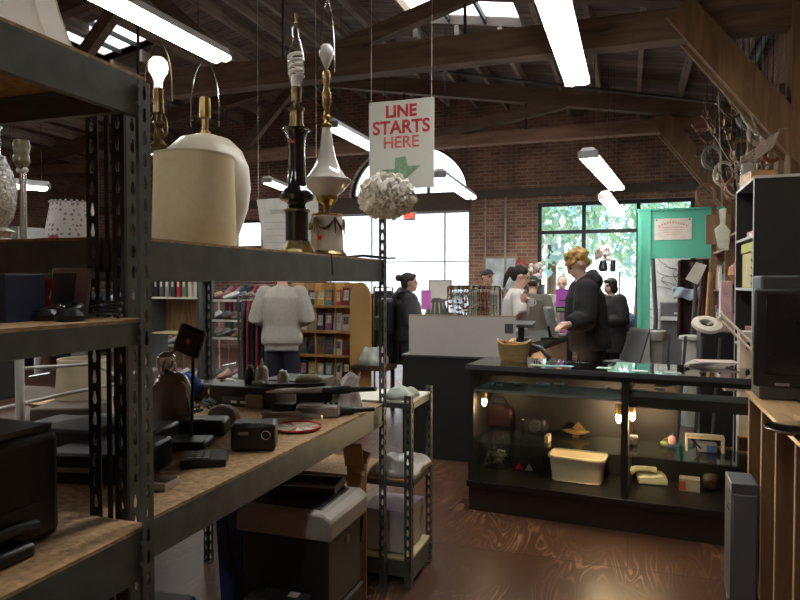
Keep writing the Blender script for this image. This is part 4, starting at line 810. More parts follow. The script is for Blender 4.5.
item('picture_frame', 'small orange picture frame at the right end of the case shelf', 'picture frame', 746, 455, .463, [('frame', M('orange wood', (.5, .22, .08), .5), MB().box(-.04, .04, -.01, .0, 0, .01).box(-.04, .04, -.01, 0, .09, .1).box(-.04, -.03, -.01, 0, 0, .1).box(.03, .04, -.01, 0, 0, .1)), ('picture', dwood, MB().box(-.03, .03, -.006, -.002, .01, .09))], -.1, .06)
# tray shelf trinkets
for i, (px, nm, lab, sz, mt) in enumerate(((495, 'wristwatch', 'silver wristwatch at the left end of the top tray in the case', (.07, .03, .02), silver), (515, 'brooch', 'dark brooch box next to the silver watch in the top tray', (.05, .04, .018), dgrey), (541, 'calculator', 'bluish grey calculator in the top tray of the case', (.085, .05, .02), M('bluish grey plastic', (.2, .22, .27), .4)), (558, 'pocket_radio', 'pale pocket radio in the top tray of the case', (.07, .045, .02), grey), (607, 'pendant', 'round crystal pendant at the right end of the left tray', (.03, .02, .03), cut), (634, 'bracelet', 'chunky silver bracelet in the right-hand top tray', (.12, .05, .018), silver), (660, 'lighter', 'dark lighter case beside the chunky bracelet', (.07, .04, .016), dgrey), (738, 'glass_dish', 'flat clear glass dish at the far right of the top tray', (.16, .06, .022), cut))):
    q = K(px, 388 if px < 600 else 393, .80); r = thing(nm, lab, nm.replace('_', ' '), (q.x, q.y+.09, .80), CR+.1*math.sin(i))
    x, y, z = sz
    if i in (0, 5):
        MB().tube([(x/2*math.cos(a), y/2*math.sin(a), z*.5+.004*math.sin(3*a)) for a in [k*math.pi/10 for k in range(20)]], .005, 6, closed=True).build('strap', mt, r); MB().cyl((-x*.2, -y/2, z*.5), (-x*.2, -y/2-.004, z*.5), .013).build('face', chrome, r)
    elif i == 4: MB().ell((0, 0, .016), (.016, .012, .016)).build('stone', mt, r); MB().tube([(.02*math.cos(a), 0, .017+.018*math.sin(a)) for a in [k*math.pi/8 for k in range(16)]], .002, 5, closed=True).build('setting', silver, r)
    else: MB().box(-x/2, x/2, -y/2, y/2, 0, z).build('body', mt, r, bevel=.005); MB().box(-x*.35, x*.1, -y*.35, y*.3, z, z+.002).build('display', dgrey if i != 7 else cut, r)
# ---- on the case
wick = bpy.data.materials.new('woven wicker'); wick.use_nodes = True; n = wick.node_tree.nodes; l = wick.node_tree.links; wv = n.new('ShaderNodeTexBrick')
wv.inputs['Scale'].default_value = 1; wv.inputs['Brick Width'].default_value = .022; wv.inputs['Row Height'].default_value = .009; wv.inputs['Mortar Size'].default_value = .0015
wv.inputs['Color1'].default_value = (.62, .42, .17, 1); wv.inputs['Color2'].default_value = (.45, .3, .11, 1); wv.inputs['Mortar'].default_value = (.1, .06, .02, 1)
tc = n.new('ShaderNodeTexCoord'); sp_ = n.new('ShaderNodeSeparateXYZ'); cb = n.new('ShaderNodeCombineXYZ'); l.new(tc.outputs['Object'], sp_.inputs[0]); l.new(sp_.outputs['X'], cb.inputs[0]); l.new(sp_.outputs['Z'], cb.inputs[1]); l.new(cb.outputs[0], wv.inputs['Vector']); l.new(wv.outputs[0], n['Principled BSDF'].inputs[0])
bp = n.new('ShaderNodeBump'); bp.invert = True; bp.inputs['Strength'].default_value = .8; l.new(wv.outputs['Fac'], bp.inputs['Height']); l.new(bp.outputs[0], n['Principled BSDF'].inputs['Normal'])
q = K(512, 362, CZ); r = thing('wicker_basket', 'small wicker basket of orange packets on the display case', 'basket', (q.x, q.y+.07, CZ), .1)
mb = MB(); n_ = 32; rings = []
for sx, sy, z, k in ((.085, .06, 0, 0), (.1, .07, .05, 0), (.112, .078, .115, 1), (.108, .074, .115, 1), (.08, .055, .006, 0)):
    rings.append([rr_(2*math.pi*j/n_, sx, sy, .5)+Vector((0, 0, z+k*.028*abs(math.cos(2*math.pi*j/n_))**2)) for j in range(n_)])
mb.loft(rings, caps=False).add([rr_(2*math.pi*j/n_, .08, .055, .5)+Vector((0, 0, .006)) for j in range(n_)], [tuple(range(n_))]); mb.build('body', wick, r)
MB().tube([rr_(2*math.pi*j/n_, .111, .077, .5)+Vector((0, 0, .117+.028*abs(math.cos(2*math.pi*j/n_))**2)) for j in range(n_)], .006, 6, closed=True).build('rim', M('wicker rim', (.5, .33, .14), .7), r)
rnd = random.Random(8)
for k in range(14):
    c_, nm_ = [((.55, .2, .07), 'orange'), ((.65, .42, .25), 'peach'), ((.25, .07, .05), 'maroon')][k % 3]
    o = MB().cbox((0, 0, 0), (.06, .04, .012), (rnd.uniform(-.6, .6), rnd.uniform(-.6, .6), rnd.random()*3)).build('sachet', M(nm_+' packet', c_, .5), loc=(q.x+rnd.uniform(-.06, .06), q.y+.07+rnd.uniform(-.035, .035), CZ+.05+.0068*k), bevel=.003); tag(o, '%s paper packet heaped in the wicker basket' % nm_, 'packet', nm_+' packets in the basket')
cols = [('pale green', (.45, .6, .4)), ('turquoise', (.2, .5, .5)), ('sky blue', (.35, .55, .65)), ('white', (.7, .72, .72)), ('silver', (.4, .45, .45)), ('mint', (.35, .55, .48))]
for k, (px, py) in enumerate(((537, 366), (551, 367), (565, 367), (640, 372), (673, 374), (604, 369))):
    q = K(px, py, CZ+.001); nm_, c_ = cols[k]; o = MB().box(-.045, .045, -.03, .03, 0, .003).build('leaflet', M(nm_+' leaflet', c_, .5), loc=(q.x, q.y+.05, CZ), rot=CR+.2*math.sin(k*2)); tag(o, '%s card lying flat on the display case top' % nm_, 'card')
q = K(708, 368, CZ); r = thing('magazine_stack', 'stack of pale magazines at the right of the display case top', 'magazine', (q.x, q.y+.14, CZ), .1)
for k in range(4):
    o = MB().cbox((0, 0, 0), (.24, .17, .008), (0, 0, .12*k-.2)).build('magazine', M('magazine '+str(k), [(.6, .58, .52), (.5, .42, .4), (.62, .6, .58), (.6, .5, .48)][k], .5), loc=(q.x+.02*k, q.y+.13, CZ+.004+.008*k)); tag(o, '%s magazine in the pile beside the ring lamp' % ('beige lowest', 'dusty pink second', 'off white third', 'blush topmost')[k], 'magazine', 'magazines piled on the case')
bpy.data.objects.remove(r)
# round magnifier lamp
lm = M('ivory enamel', (.72, .68, .6), .35)
H = W(707, 325, d=4.75); E1 = W(721, 317, d=4.78); E2 = W(764, 366, d=4.35)
r = thing('magnifier_lamp', 'ivory ring magnifier lamp on a two-bar jointed arm above the case', 'lamp', (E2.x, E2.y, CZ))
loc = lambda v: Vector(v)-Vector((E2.x, E2.y, CZ))
ax = (EYEV-H).normalized()*.62+Vector((.15, .2, .72)); ax.normalize(); e1 = ax.orthogonal().normalized(); e2 = ax.cross(e1)
mb = MB(); ring = lambda rr, h: [loc(H)+e1*rr*math.cos(a)+e2*rr*math.sin(a)+ax*h for a in [k*math.pi/16 for k in range(32)]]
mb.loft([ring(.05, -.018), ring(.09, -.018), ring(.104, -.004), ring(.1, .016), ring(.06, .026), ring(.048, .02), ring(.05, -.018)], caps=False); mb.build('ring_head', lm, r)
mb = MB(); mb.loft([ring(.05, -.004), ring(.05, .004)]); mb.build('lens', tintglass, r)
mb = MB(); a1, a2 = loc(E1), loc(E2)+Vector((0, 0, .05))
for dz in (-.026, .026): mb.tube([a1+Vector((0, 0, dz)), a2+Vector((0, 0, dz))], .010, 8)
mb.build('arm', M('tarnished arm', (.42, .34, .27), .45, .4), r)
MB().tube([loc(H)+ax*-.0+e1*.0, loc(H)+(a1-loc(H))*.5, a1], .008).ell(a1, .018).ell(a1+Vector((0, 0, .03)), (.012, .012, .016)).build('joint', lm, r)
MB().lathe([(.03, 0), (.03, .02), (.012, .03), (.012, .08)]).build('clamp', dgrey, r)
# ================================================================ COUNTERS
KX0, KY0 = -1.85, 5.42
r = thing('checkout_counter', 'tall black checkout counter behind the display case', 'counter', (KX0, KY0, 0))
MB().box(0, .9, 0, .62, 0, .87).build('body', M('black painted plywood', (.008, .008, .008), .6), r); MB().box(-.01, .91, -.01, .63, .87, .885).build('worktop', dgrey, r)
q0 = W(414, 356, y=KY0); r = thing('privacy_panel', 'pale grey screen panel standing on the black checkout counter', 'panel', (-1.80, KY0+.02, .885))
MB().box(0, .92, 0, .02, 0, .335).build('panel', M('pale grey laminate', (.5, .49, .47), .5, 0, .03), r); MB().box(0, .92, -.003, .023, .335, .345).build('top_edge', M('oak edging', (.4, .32, .22), .6), r); MB().box(.83, .9, -.003, 0, .2, .28).build('edge_clip', dgrey, r)
# second counter running into depth
a, b_ = W(520, 347, z=1.0), W(585, 327, z=1.0); d = (b_-a); LEN = 2.05; ang = math.atan2(d.y, d.x)
r = thing('register_counter', 'black topped register counter with pale lit side panels running away from the camera', 'counter', (a.x, a.y+.1, 0), ang)
LEN = 1.8
MB().prism([(0, 0), (LEN, 0), (LEN, .5), (.86, .5), (.74, .12), (0, .08)], .95, 1.0, 'xy').build('worktop', M('dark grey worktop', (.05, .055, .055), .25), r, bevel=.003)
MB().prism([(0, .03), (LEN-.02, .03), (LEN-.02, .48), (.87, .48), (.75, .11), (0, .07)], 0, .95, 'xy').build('body', black, r)
for k in range(5): MB().box(.03+k*.335, .345+k*.335, .01, .03, .1, .90).build('side_panel', M('pale maple panel', (.62, .48, .36), .5, 0, .1, 3), r)
sp2 = thing('added_counter_lamp', 'added warm lamp lighting the side panels of the register counter', 'lamp', (a.x+.22, a.y+.55, 0), ang)  # lamp added to give the counter side panels their warm glow
MB().lathe([(.05, 0), (.05, .01), (.02, .02), (.02, .5)]).build('stand', black, sp2); MB().ell((0, 0, .55), (.03, .03, .045)).build('bulb', warm, sp2)
pl = bpy.data.lights.new('added_counter_light', 'POINT'); pl.energy = 1.8; pl.color = (1, .72, .45); pl.shadow_soft_size = .04; po = bpy.data.objects.new('added_counter_light', pl); C.objects.link(po); po.location = (a.x+.22, a.y+.62, .7)
def onR(px, py): q = W(px, py, z=1.0); return Vector((q.x, q.y, 1.0))
q = onR(548, 333); q = Vector((-.86, 6.05, 1.0)); q = Vector((W(551, 330, y=6.0).x, 6.0, 1.0))
r = thing('point_of_sale_monitor', 'grey flat monitor tilted back on the register counter', 'monitor', q, 0)
MB().cbox((0, 0, .16), (.05, .3, .26), (0, -.22, .25)).build('housing', M('slate grey plastic', (.15, .17, .17), .5), r, bevel=.01); MB().box(-.08, .08, -.08, .08, 0, .02).tube([(0, 0, .02), (-.02, 0, .12)], .02).build('stand', black, r); MB().cbox((.027, 0, .16), (.003, .26, .21), (0, -.22, .25)).build('screen', M('pale screen', (.4, .43, .42), .3), r)
q = Vector((W(524, 309, y=5.75).x, 5.75, .885+.115)); r = thing('card_terminal', 'black card terminal on a swivel stalk at the corner of the counter', 'card terminal', (q.x, 5.6, .885))
MB().lathe([(.09, 0), (.09, .02), (.03, .03), (.026, .25)], n=20).build('stand', black, r); MB().cbox((0, 0, .27), (.22, .2, .03), (.1, 0, 0)).build('platform', dgrey, r, bevel=.006)
MB().tube([(.08, -.05, .1), (.18, -.1, .08), (.25, -.15, .01)], .02).build('cable_arm', black, r)
q = W(573, 318, d=6.6); r = thing('price_display', 'green lit price display on a pole beside the purple card', 'display', (W(561, 318, y=6.5).x, 6.5, 1.0)); 
MB().tube([(0, 0, 0), (0, 0, .23)], .012).lathe([(.05, 0), (.05, .015), (.01, .02)]).build('pole', grey, r); MB().box(-.045, .045, -.02, .02, .22, .275).build('housing', black, r, bevel=.004); MB().box(-.035, .035, -.0225, -.02, .235, .262).build('screen', M('green display', (.1, .3, .08), .4), r)
r = thing('purple_sign', 'purple card sign standing on the register counter', 'sign', (W(564, 320, y=6.75).x, 6.75, 1.0)); MB().box(-.08, .09, 0, .006, .22, .44).box(-.03, .03, 0, .006, 0, .22).build('card', M('purple card', (.5, .1, .62), .6), r); MB().box(-.05, .05, -.003, 0, .32, .335).box(-.05, .05, -.003, 0, .24, .27).build('dark_stripe', dgrey, r)
q = W(413, 300, y=8.6); tag(MB().box(-.045, .045, 0, .006, 0, .17).build('pink_note', M('bright pink card', (.8, .22, .75), .6), loc=(W(426, 308, y=KY0+.3).x-.0, KY0+.3, 1.0), rot=0), 'bright pink card standing behind the pale screen panel', 'card').location.z = .885+.38
tag(MB().box(-.006, .006, 0, .01, .0, .42).build('card_stand', white, loc=(W(426, 308, y=KY0+.3).x, KY0+.31, .885)), 'slim white stand holding the bright pink card', 'stand')
# necklaces hanging from bars behind the screen
Ny = KY0+.2; xA, xB = W(449, 290, y=Ny).x, W(499, 290, y=Ny).x
r = thing('jewellery_stand', 'black metal stand hung with bead necklaces behind the pale panel', 'jewellery stand', ((xA+xB)/2, Ny, .885))
hw = (xB-xA)/2+.01; MB().tube([(-hw, 0, .58), (hw, 0, .58)], .008).build('top_bar', black, r); MB().tube([(-hw, 0, 0), (-hw, 0, .58)], .007).tube([(hw, 0, 0), (hw, 0, .58)], .007).tube([(-hw, 0, .01), (hw, 0, .01)], .01).build('upright', black, r)
nc = [('amber', (.4, .16, .03)), ('silver', (.5, .5, .48)), ('copper', (.3, .11, .05)), ('black', (.02, .02, .02)), ('ivory', (.5, .46, .36)), ('dark red', (.15, .02, .02)), ('olive', (.12, .12, .05)), ('turquoise', (.06, .2, .19))]
rnd = random.Random(11); NN = 34
for k in range(NN):
    nm_, c_ = nc[(k*5+k//8) % 8]; x = xA+(xB-xA)*(k+.5)/NN; mb = MB(); Ln = rnd.uniform(.3, .5)
    pts = [(.011*math.sin(t)*(1 if t < math.pi else 1), .012*math.cos(t) if False else 0, 0) for t in (0,)]
    loop = [(.009*math.sin(2*math.pi*j/28)+.003*math.sin(j), .012*math.sin(2*math.pi*j/28), -Ln/2+Ln/2*math.cos(2*math.pi*j/28)+.009) for j in range(28)]
    mb.tube(loop, .003, 5, closed=True)
    for j in range(0, 28, 2): mb.ell(loop[j], .0075+.002*(j % 3), 6, 4)
    o = mb.build('necklace', M(nm_+' beads', c_, .3, .2 if nm_ != 'silver' else .8), loc=(x, Ny, .885+.58)); tag(o, '%s bead necklace hanging on the black stand behind the pale panel' % nm_, 'necklace', nm_+' necklaces on the stand')
q = Vector((W(437, 300, y=KY0+.35).x, KY0+.35, .885)); r = thing('jewellery_bust', 'grey striped draped display bust left of the necklaces', 'display bust', q)
MB().lathe([(.12, 0), (.13, .15), (.12, .32), (.07, .44), (.03, .48)], n=24, sy=.6).build('bust', M('dark drape', (.09, .09, .085), .8), r)
for k in range(5): MB().tube([((.135-.012*abs(t-.3)*3)*math.cos(-2.6+k*.5)*(1-t*.35 if t > .5 else 1), (.135)*.6*math.sin(-2.6+k*.5)*(1-t*.3 if t > .5 else 1), .02+.42*t) for t in [i/8 for i in range(9)]], .007, 6).build('pale_strand', M('pale strand', (.42, .42, .36), .6), r)
r = thing('white_notice_board', 'small framed whiteboard seen above the necklace stand', 'board', (W(440, 295, y=6.6).x, 6.6, 1.33)); MB().box(-.12, .12, 0, .02, 0, .2).build('frame', M('brown frame', (.16, .11, .08), .6), r); MB().box(-.11, .11, -.003, 0, .01, .19).build('sheet', paper, r)
r['label'] = 'small framed white sheet standing behind the necklaces'
tag(MB().lathe([(.05, 0), (.05, 1.31), (.1, 1.33)], n=14).build('plinth', white, loc=(r.location.x, 6.61, 0)), 'slim white plinth under the small framed sheet', 'plinth')
# ================================================================ SIGNS
signm = M('white foam board', (.55, .56, .5), .7, 0, .05, 3)
T = W(369, 103, y=5.2); T2 = W(434, 96, y=5.2); Bt = W(370, 190, y=5.2)
sw, sh = T2.x-T.x, T.z-Bt.z
r = thing('hanging_sign', 'white hanging board painted with red words LINE STARTS HERE and a green arrow', 'sign', ((T.x+T2.x)/2, 5.2, (T.z+Bt.z)/2))
MB().box(-sw/2, sw/2, 0, .008, -sh/2, sh/2).build('board', signm, r)
rd = M('brushed red paint', (.42, .03, .04), .7, 0, .5, 18); rd2 = M('thin red paint', (.55, .12, .12), .7, 0, .35, 14)
text('LINE', 'word_line', r, (0, -.002, sh*.37), .135, rd, bold=.005, sx=1.0); text('STARTS', 'word_starts', r, (0, -.002, sh*.19), .15, rd, bold=.004, sx=.98); text('HERE', 'word_here', r, (0, -.002, sh*.02), .135, rd2, bold=.002, sx=1.0)
MB().prism([(-.17, -.20), (0, -.32), (.17, -.18), (.06, -.18), (.04, -.1), (-.05, -.11), (-.055, -.20)], -.003, 0).build('arrow', M('sage green paint', (.2, .32, .2), .7, 0, .3, 20), r)
MB().ell((-sw/2+.02, -.003, sh/2-.02), (.006, .004, .006)).ell((sw/2-.02, -.003, sh/2-.02), (.006, .004, .006)).build('eyelet', silver, r)
zt = 4.6-r.location.z
for x in (-sw/2+.02, sw/2-.02): MB().tube([(x, 0, sh/2-.02), (x, .02, zt)], .0025, 5).build('string', M('pale string', (.5, .48, .42), .8), r)
r = thing('exit_sign', 'small illuminated red EXIT sign above the shop front', 'exit sign', (W(409, 216, y=YB-.1).x, YB-.09, W(409, 216, y=YB-.1).z))
MB().box(-.13, .13, 0, .05, -.09, .09).build('housing', white, r, bevel=.005); text('EXIT', 'lettering', r, (0, -.003, 0), .13, M('lit red letters', (.8, .05, .03), .5, emit=(1, .08, .04), es=1.2), bold=.004)
r = thing('hanging_poster', 'pale paper poster hanging behind the black table lamp', 'poster', (W(287, 230, y=6.2).x, 6.2, W(287, 230, y=6.2).z)); ww = .36; hh = .33
MB().prism([(-ww, hh), (ww, hh+.02), (ww, -hh), (-ww*.72, -hh)], 0, .006).build('sheet', M('grey white paper', (.5, .5, .47), .8), r)
mb = MB(); mb.box(-.2, .2, -.002, 0, .17, .22)
for k in range(5): mb.box(-.26, .26-.05*k, -.002, 0, .08-.07*k, .086-.07*k)
mb.build('faded_print', M('faded grey ink', (.34, .34, .32), .8), r)
for x in (-ww+.02, ww-.02): MB().tube([(x, 0, hh), (x, 0, roofz(r.location.x)-r.location.z)], .003, 5).build('string', MATS['pale string'], r)
r = thing('framed_map', 'pale blue framed map on the brick pier', 'picture', (W(500, 272, y=YB-.05).x, YB-.04, W(500, 272, y=YB-.05).z)); MB().box(-.34, .34, 0, .035, -.38, .3).build('frame', M('thin oak frame', (.35, .28, .2), .6), r); 
mapm = M('map print', (.6, .68, .74), .5, 0, .4, 5); MB().box(-.31, .31, -.004, 0, -.35, .27).build('print', mapm, r)
r = thing('fire_alarm_bell', 'round red fire bell on the brick pier right of the framed map', 'alarm bell', (W(520, 265, y=YB-.05).x, YB, W(520, 265, y=YB-.05).z)); MB().lathe([(.12, 0), (.12, .03), (.07, .07), (.0, .075)], n=24).build('gong', M('faded red enamel', (.4, .07, .06), .4), r, rot=(math.pi/2, 0, 0)); MB().box(-.04, .04, -.03, 0, -.16, -.1).build('junction_box', red, r)
# ================================================================ GREEN PARTITION AND WHAT IS BEHIND IT
gm = M('mint green paint', (.10, .47, .34), .5, 0, .06, 4)
GY = 10.8; gx0, gx1 = W(638, 230, y=GY).x, W(651, 230, y=GY).x; gz = W(645, 211, y=GY).z; hz = W(680, 258, y=GY).z
r = thing('partition_wall', 'mint green painted partition with a doorway', 'partition', (gx0, GY, 0)); r['kind'] = 'structure'
MB().box(0, gx1-gx0, 0, .12, 0, gz).build('post', gm, r); MB().box(gx1-gx0, W(712, 230, y=GY).x-gx0, .02, .1, hz, gz).build('panel', gm, r); MB().box(.04, .06, -.01, 0, .3, gz-.1).box(-.02, XR-gx0-.35, -.012, .12, gz, gz+.03).build('trim', gm, r)
r = thing('white_notice', 'white notice with faded red arched writing on the mint green partition', 'notice', (W(673, 229, y=GY).x, GY+.018, W(673, 229, y=GY).z)); MB().box(-.26, .26, -.01, 0, -.16, .16).build('sheet', M('cream notice paper', (.66, .62, .56), .7), r)
mb = MB()
for k in range(11): t = (k-5)/5; mb.cbox((.19*t, -.012, .1-.05*t*t), (.022, .003, .03), (0, .35*t, 0))
for k in range(4): mb.box(-.2+.03*k, .2-.03*k, -.0125, -.01, .02-.035*k, .028-.035*k)
mb.build('faded_print', M('faded red ink', (.6, .3, .27), .7), r); MB().ell((-.23, -.012, .14), (.012, .006, .012)).ell((.23, -.012, .14), (.012, .006, .012)).build('pin', blackm, r)
tag(MB().box(0, .32, 0, .05, 0, .42).build('wooden_board', wood_mat('brown hatch wood', (.2, .12, .06), (.3, .19, .1), .6, 'Z', 2, .1), loc=(W(706, 236, y=GY-.4).x, GY-.4, W(706, 236, y=GY-.4).z)), 'brown wooden board fixed at the right end of the mint green partition', 'board').location.z -= .12
tag(MB().box(0, .06, 0, .06, 0, 2.6).build('wooden_post', beamz, loc=(W(712, 236, y=GY-.38).x, GY-.33, 0)), 'narrow timber post behind the brown wooden board', 'post')
r = thing('wire_sculpture', 'white board scribbled with grey curls behind the green doorway', 'picture', (W(670, 290, y=12.6).x, 12.6, 0)); MB().box(-.32, .32, 0, .03, .0, 2.0).build('panel', M('bright white board', (.8, .8, .8), .6), r)
mb = MB(); rnd = random.Random(2)
for k in range(14):
    cx, cz, rr_2, p0_ = rnd.uniform(-.22, .22), rnd.uniform(.9, 1.85), rnd.uniform(.06, .2), rnd.random()*6; mb.tube([(cx+rr_2*math.cos(p0_+t)*1.3*(1 if abs(cx+rr_2*1.3) < .3 else .5), -.015, cz+rr_2*math.sin(p0_+t*.7)) for t in [j*.3 for j in range(12)]], .006, 5)
mb.build('curled_line', M('grey ink line', (.3, .3, .3), .6), r)
r['label'] = 'white board scribbled with grey curls behind the green doorway'; r.name = 'scribbled_board'
gadget('photocopier', 'dark grey machine with a bright paper tray behind the green doorway', 'copier', (W(672, 308, y=11.7).x, 11.7, 0), (.36, .4, 1.18), 0, M('slate machine', (.13, .13, .14), .5), .01, [('paper_tray', M('bright paper tray', (.8, .8, .8), .5), MB().box(-.18, .2, -.26, -.2, .9, .96)), ('slot', white, MB().box(.02, .16, -.203, -.2, 1.0, 1.03))])
q = W(656, 350, y=9.9); r = thing('waste_bin', 'grey plastic waste bin just inside the green doorway', 'bin', (q.x, 9.9, 0)); MB().lathe([(.09, 0), (.12, .78), (.13, .78), (.13, .81), (.11, .81), (.085, .02)], n=4, rz=math.pi/4, caps=False).build('body', M('bin grey', (.28, .28, .27), .6), r, bevel=.01); MB().lathe([(.125, .70), (.14, .73), (.14, .83), (.12, .85)], n=14, caps=False).build('liner', M('grey bin liner', (.36, .36, .35), .5), r)
q = W(692, 350, y=7.6); r = thing('ash_cylinder', 'white standing cylinder with a flat rim by the right-hand shelves', 'cylinder', (q.x, 7.6, 0)); MB().lathe([(.1, 0), (.1, .9), (.13, .91), (.13, .94), (.09, .95)], n=24).build('body', M('ash white', (.5, .5, .47), .5), r); r.name = 'pedestal_cylinder'
q = W(650, 305, y=12.0)
tag(MB().tube([(0, 0, 0), (.04, 0, .9), (-.02, 0, 1.9), (.05, 0, 2.3)], .035).build('bent_pole', dgrey, loc=(W(660, 300, y=11.9).x-.1, 11.9, 0)), 'dark bent pole leaning inside the green doorway', 'pole')
r = thing('coat_rack', 'dark coat rack with a pale blue scarf behind the green doorway', 'coat rack', (W(694, 300, y=11.2).x, 11.2, 0)); MB().tube([(0, 0, 0), (0, 0, 1.9)], .02).tube([(-.2, 0, 1.85), (.2, 0, 1.85)], .015).lathe([(.2, 0), (.2, .02), (.02, .04)]).build('stand', black, r)
MB().grid(lambda u, v: Vector((-.2+.4*u, .08*math.sin(6*u)*(1+v), 1.85-1.2*v)), 14, 8).build('dark_coat', M('dark maroon cloth', (.05, .02, .02), .9), r, solid=.04); MB().grid(lambda u, v: Vector((-.3+.4*u, -.1+.03*math.sin(12*u+3*v), 1.42-.16*v+.02*math.sin(8*u))), 14, 5).build('scarf', M('pale blue cloth', (.4, .5, .62), .85), r, solid=.03)
tag(MB().ell((0, 0, 1.1), (.13, .13, .14)).build('blue_ball', M('dull blue rubber', (.12, .18, .32), .5), loc=(W(627, 317, y=9.8).x, 9.8, -.14)), 'blue ball resting on the pale shelf left of the green post', 'ball')
tag(MB().box(-.3, .3, -.2, .2, 0, .82).build('pale_cabinet', M('pale cabinet', (.45, .45, .4), .6), loc=(W(626, 345, y=9.8).x, 9.8, 0), bevel=.005), 'low pale cabinet behind the black shell chair', 'cabinet')
# black shell chair
def shell_chair(loc, rz, lab):
    r = thing('shell_chair', lab, 'chair', loc, rz)
    def f(u, v):
        t = v; x = (u-.5)*2; w_ = .24*(1-.15*t)
        if t < .5: y = .22-.44*t*1.8*.5/.5*.5; y = .22-.8*t; z = .43+.03*x*x-.02*math.sin(t*6)
        else: y = -.18-.16*(t-.5)*2; z = .43+.40*(t-.5)*2+.04*x*x*(1-t)
        return Vector((x*w_, y+.06*x*x*t, z))
    MB().grid(f, 12, 18).build('seat_shell', blackm, r, solid=.012)
    for sx in (-1, 1):
        for sy in (-1, 1): MB().tube([(sx*.12, sy*.08-.02, .42), (sx*.22, sy*.2-.02, 0)], .01).build('leg', black, r)
    return r
shell_chair((W(618, 350, y=8.0).x, 8.0, .14), 2.1, 'black moulded shell chair on thin legs beside the green post')
r = thing('platform', 'low dark raised platform under the black shell chair', 'platform', (W(615, 350, y=8.1).x, 8.1, 0)); MB().box(-.5, .45, -.45, .9, 0, .14).build('deck', dwood, r)
# window sill things
r = thing('glass_shelf_rack', 'thin metal rack with a glass shelf in front of the right window', 'shelf', (W(588, 273, y=12.7).x, 12.7, 0)); MB().tube([(-.62, 0, 0), (-.62, 0, 1.7)], .015).tube([(.55, 0, 0), (.55, 0, 1.7)], .015).tube([(-.62, 0, 1.25), (.55, 0, 1.25)], .012).build('frame', grey, r); MB().box(-.64, .57, -.12, .12, 1.69, 1.71).box(-.62, .55, -.1, .1, 1.25, 1.262).build('shelf', tintglass, r)
r = thing('flower_vase', 'black vase of white and pink flowers on the glass shelf by the window', 'vase', (W(603, 272, y=12.7).x, 12.7, 1.71)); MB().lathe([(.06, 0), (.09, .05), (.07, .14), (.05, .2)], n=18).build('vase', black, r)
mb = MB(); rnd = random.Random(3)
for k in range(16): mb.ell((rnd.uniform(-.12, .12), rnd.uniform(-.08, .08), rnd.uniform(.2, .42)), .05, 7, 5)
mb.build('blossoms', M('white pink blossom', (.7, .6, .58), .8, 0, .2, 9), r)
r = thing('jar', 'small black cylinder jar at the right of the glass shelf', 'jar', (W(613, 272, y=12.7).x, 12.7, 1.71)); MB().lathe([(.05, 0), (.05, .2), (.045, .21)], n=16).build('body', black, r)
r = thing('flower_vase', 'pale potted flowers beside the window frame on the brick pier side', 'vase', (W(534, 272, y=12.6).x, 12.6, 0)); MB().lathe([(.2, 0), (.2, 1.45), (.22, 1.47)], n=18).build('pedestal', dgrey, r)
mb = MB()
for k in range(16): mb.ell((rnd.uniform(-.14, .14), rnd.uniform(-.08, .08), rnd.uniform(1.6, 1.85)), .055, 7, 5)
mb.build('blossoms', M('white pink blossom', (.7, .6, .58), .8, 0, .2, 9), r); MB().tube([(0, 0, 1.45), (.04, 0, 1.65)], .02).build('stems', leafs[0], r)
# ================================================================ RIGHT-HAND SIDE
# nearest wooden cubby unit
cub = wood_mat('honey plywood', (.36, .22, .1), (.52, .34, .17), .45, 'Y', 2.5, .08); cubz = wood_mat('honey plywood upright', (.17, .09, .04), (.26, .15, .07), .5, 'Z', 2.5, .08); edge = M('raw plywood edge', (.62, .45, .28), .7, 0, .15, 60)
r = thing('wooden_cubby_unit', 'honey brown plywood cubby unit with an open divided side at the right edge', 'shelving', (.557, 2.0, 0))
MB().box(0, .95, 0, 1.76, .932, .95).build('top', cub, r, bevel=.001, seg=1)
for y in (.0, .33, .66, .99, 1.30, 1.632): MB().box(.003, .9, y, y+.018, .06, .932).build('upright', cubz, r); 
mb = MB()
for y in (.0, .33, .66, .99, 1.30, 1.632): mb.box(0, .003, y, y+.018, .06, .932)
mb.build('front_edging', edge, r)
MB().box(.0, .9, .018, 1.632, .0, .06).box(.2, .9, .018, 1.632, .5, .515).build('shelf', cubz, r); MB().box(.9, .92, 0, 1.65, 0, .932).build('back', cubz, r)
r = thing('wooden_board', 'thick loose wooden board lying on the cubby unit before the silver dish', 'board', (.93, 3.02, .95), .05); MB().box(-.3, .4, -.05, .05, 0, .022).build('plank', cub, r, bevel=.002)
q = W(806, 434, z=.95); r = thing('silver_tray', 'oval silver tray at the right edge on the wooden cubby unit', 'tray', (q.x+.02, q.y, .95), .3); MB().lathe([(.05, 0), (.09, .004), (.12, .02), (.123, .022), (.12, .024), (.09, .009), (.0, .006)], n=36, sx=1.35).build('body', chrome, r)
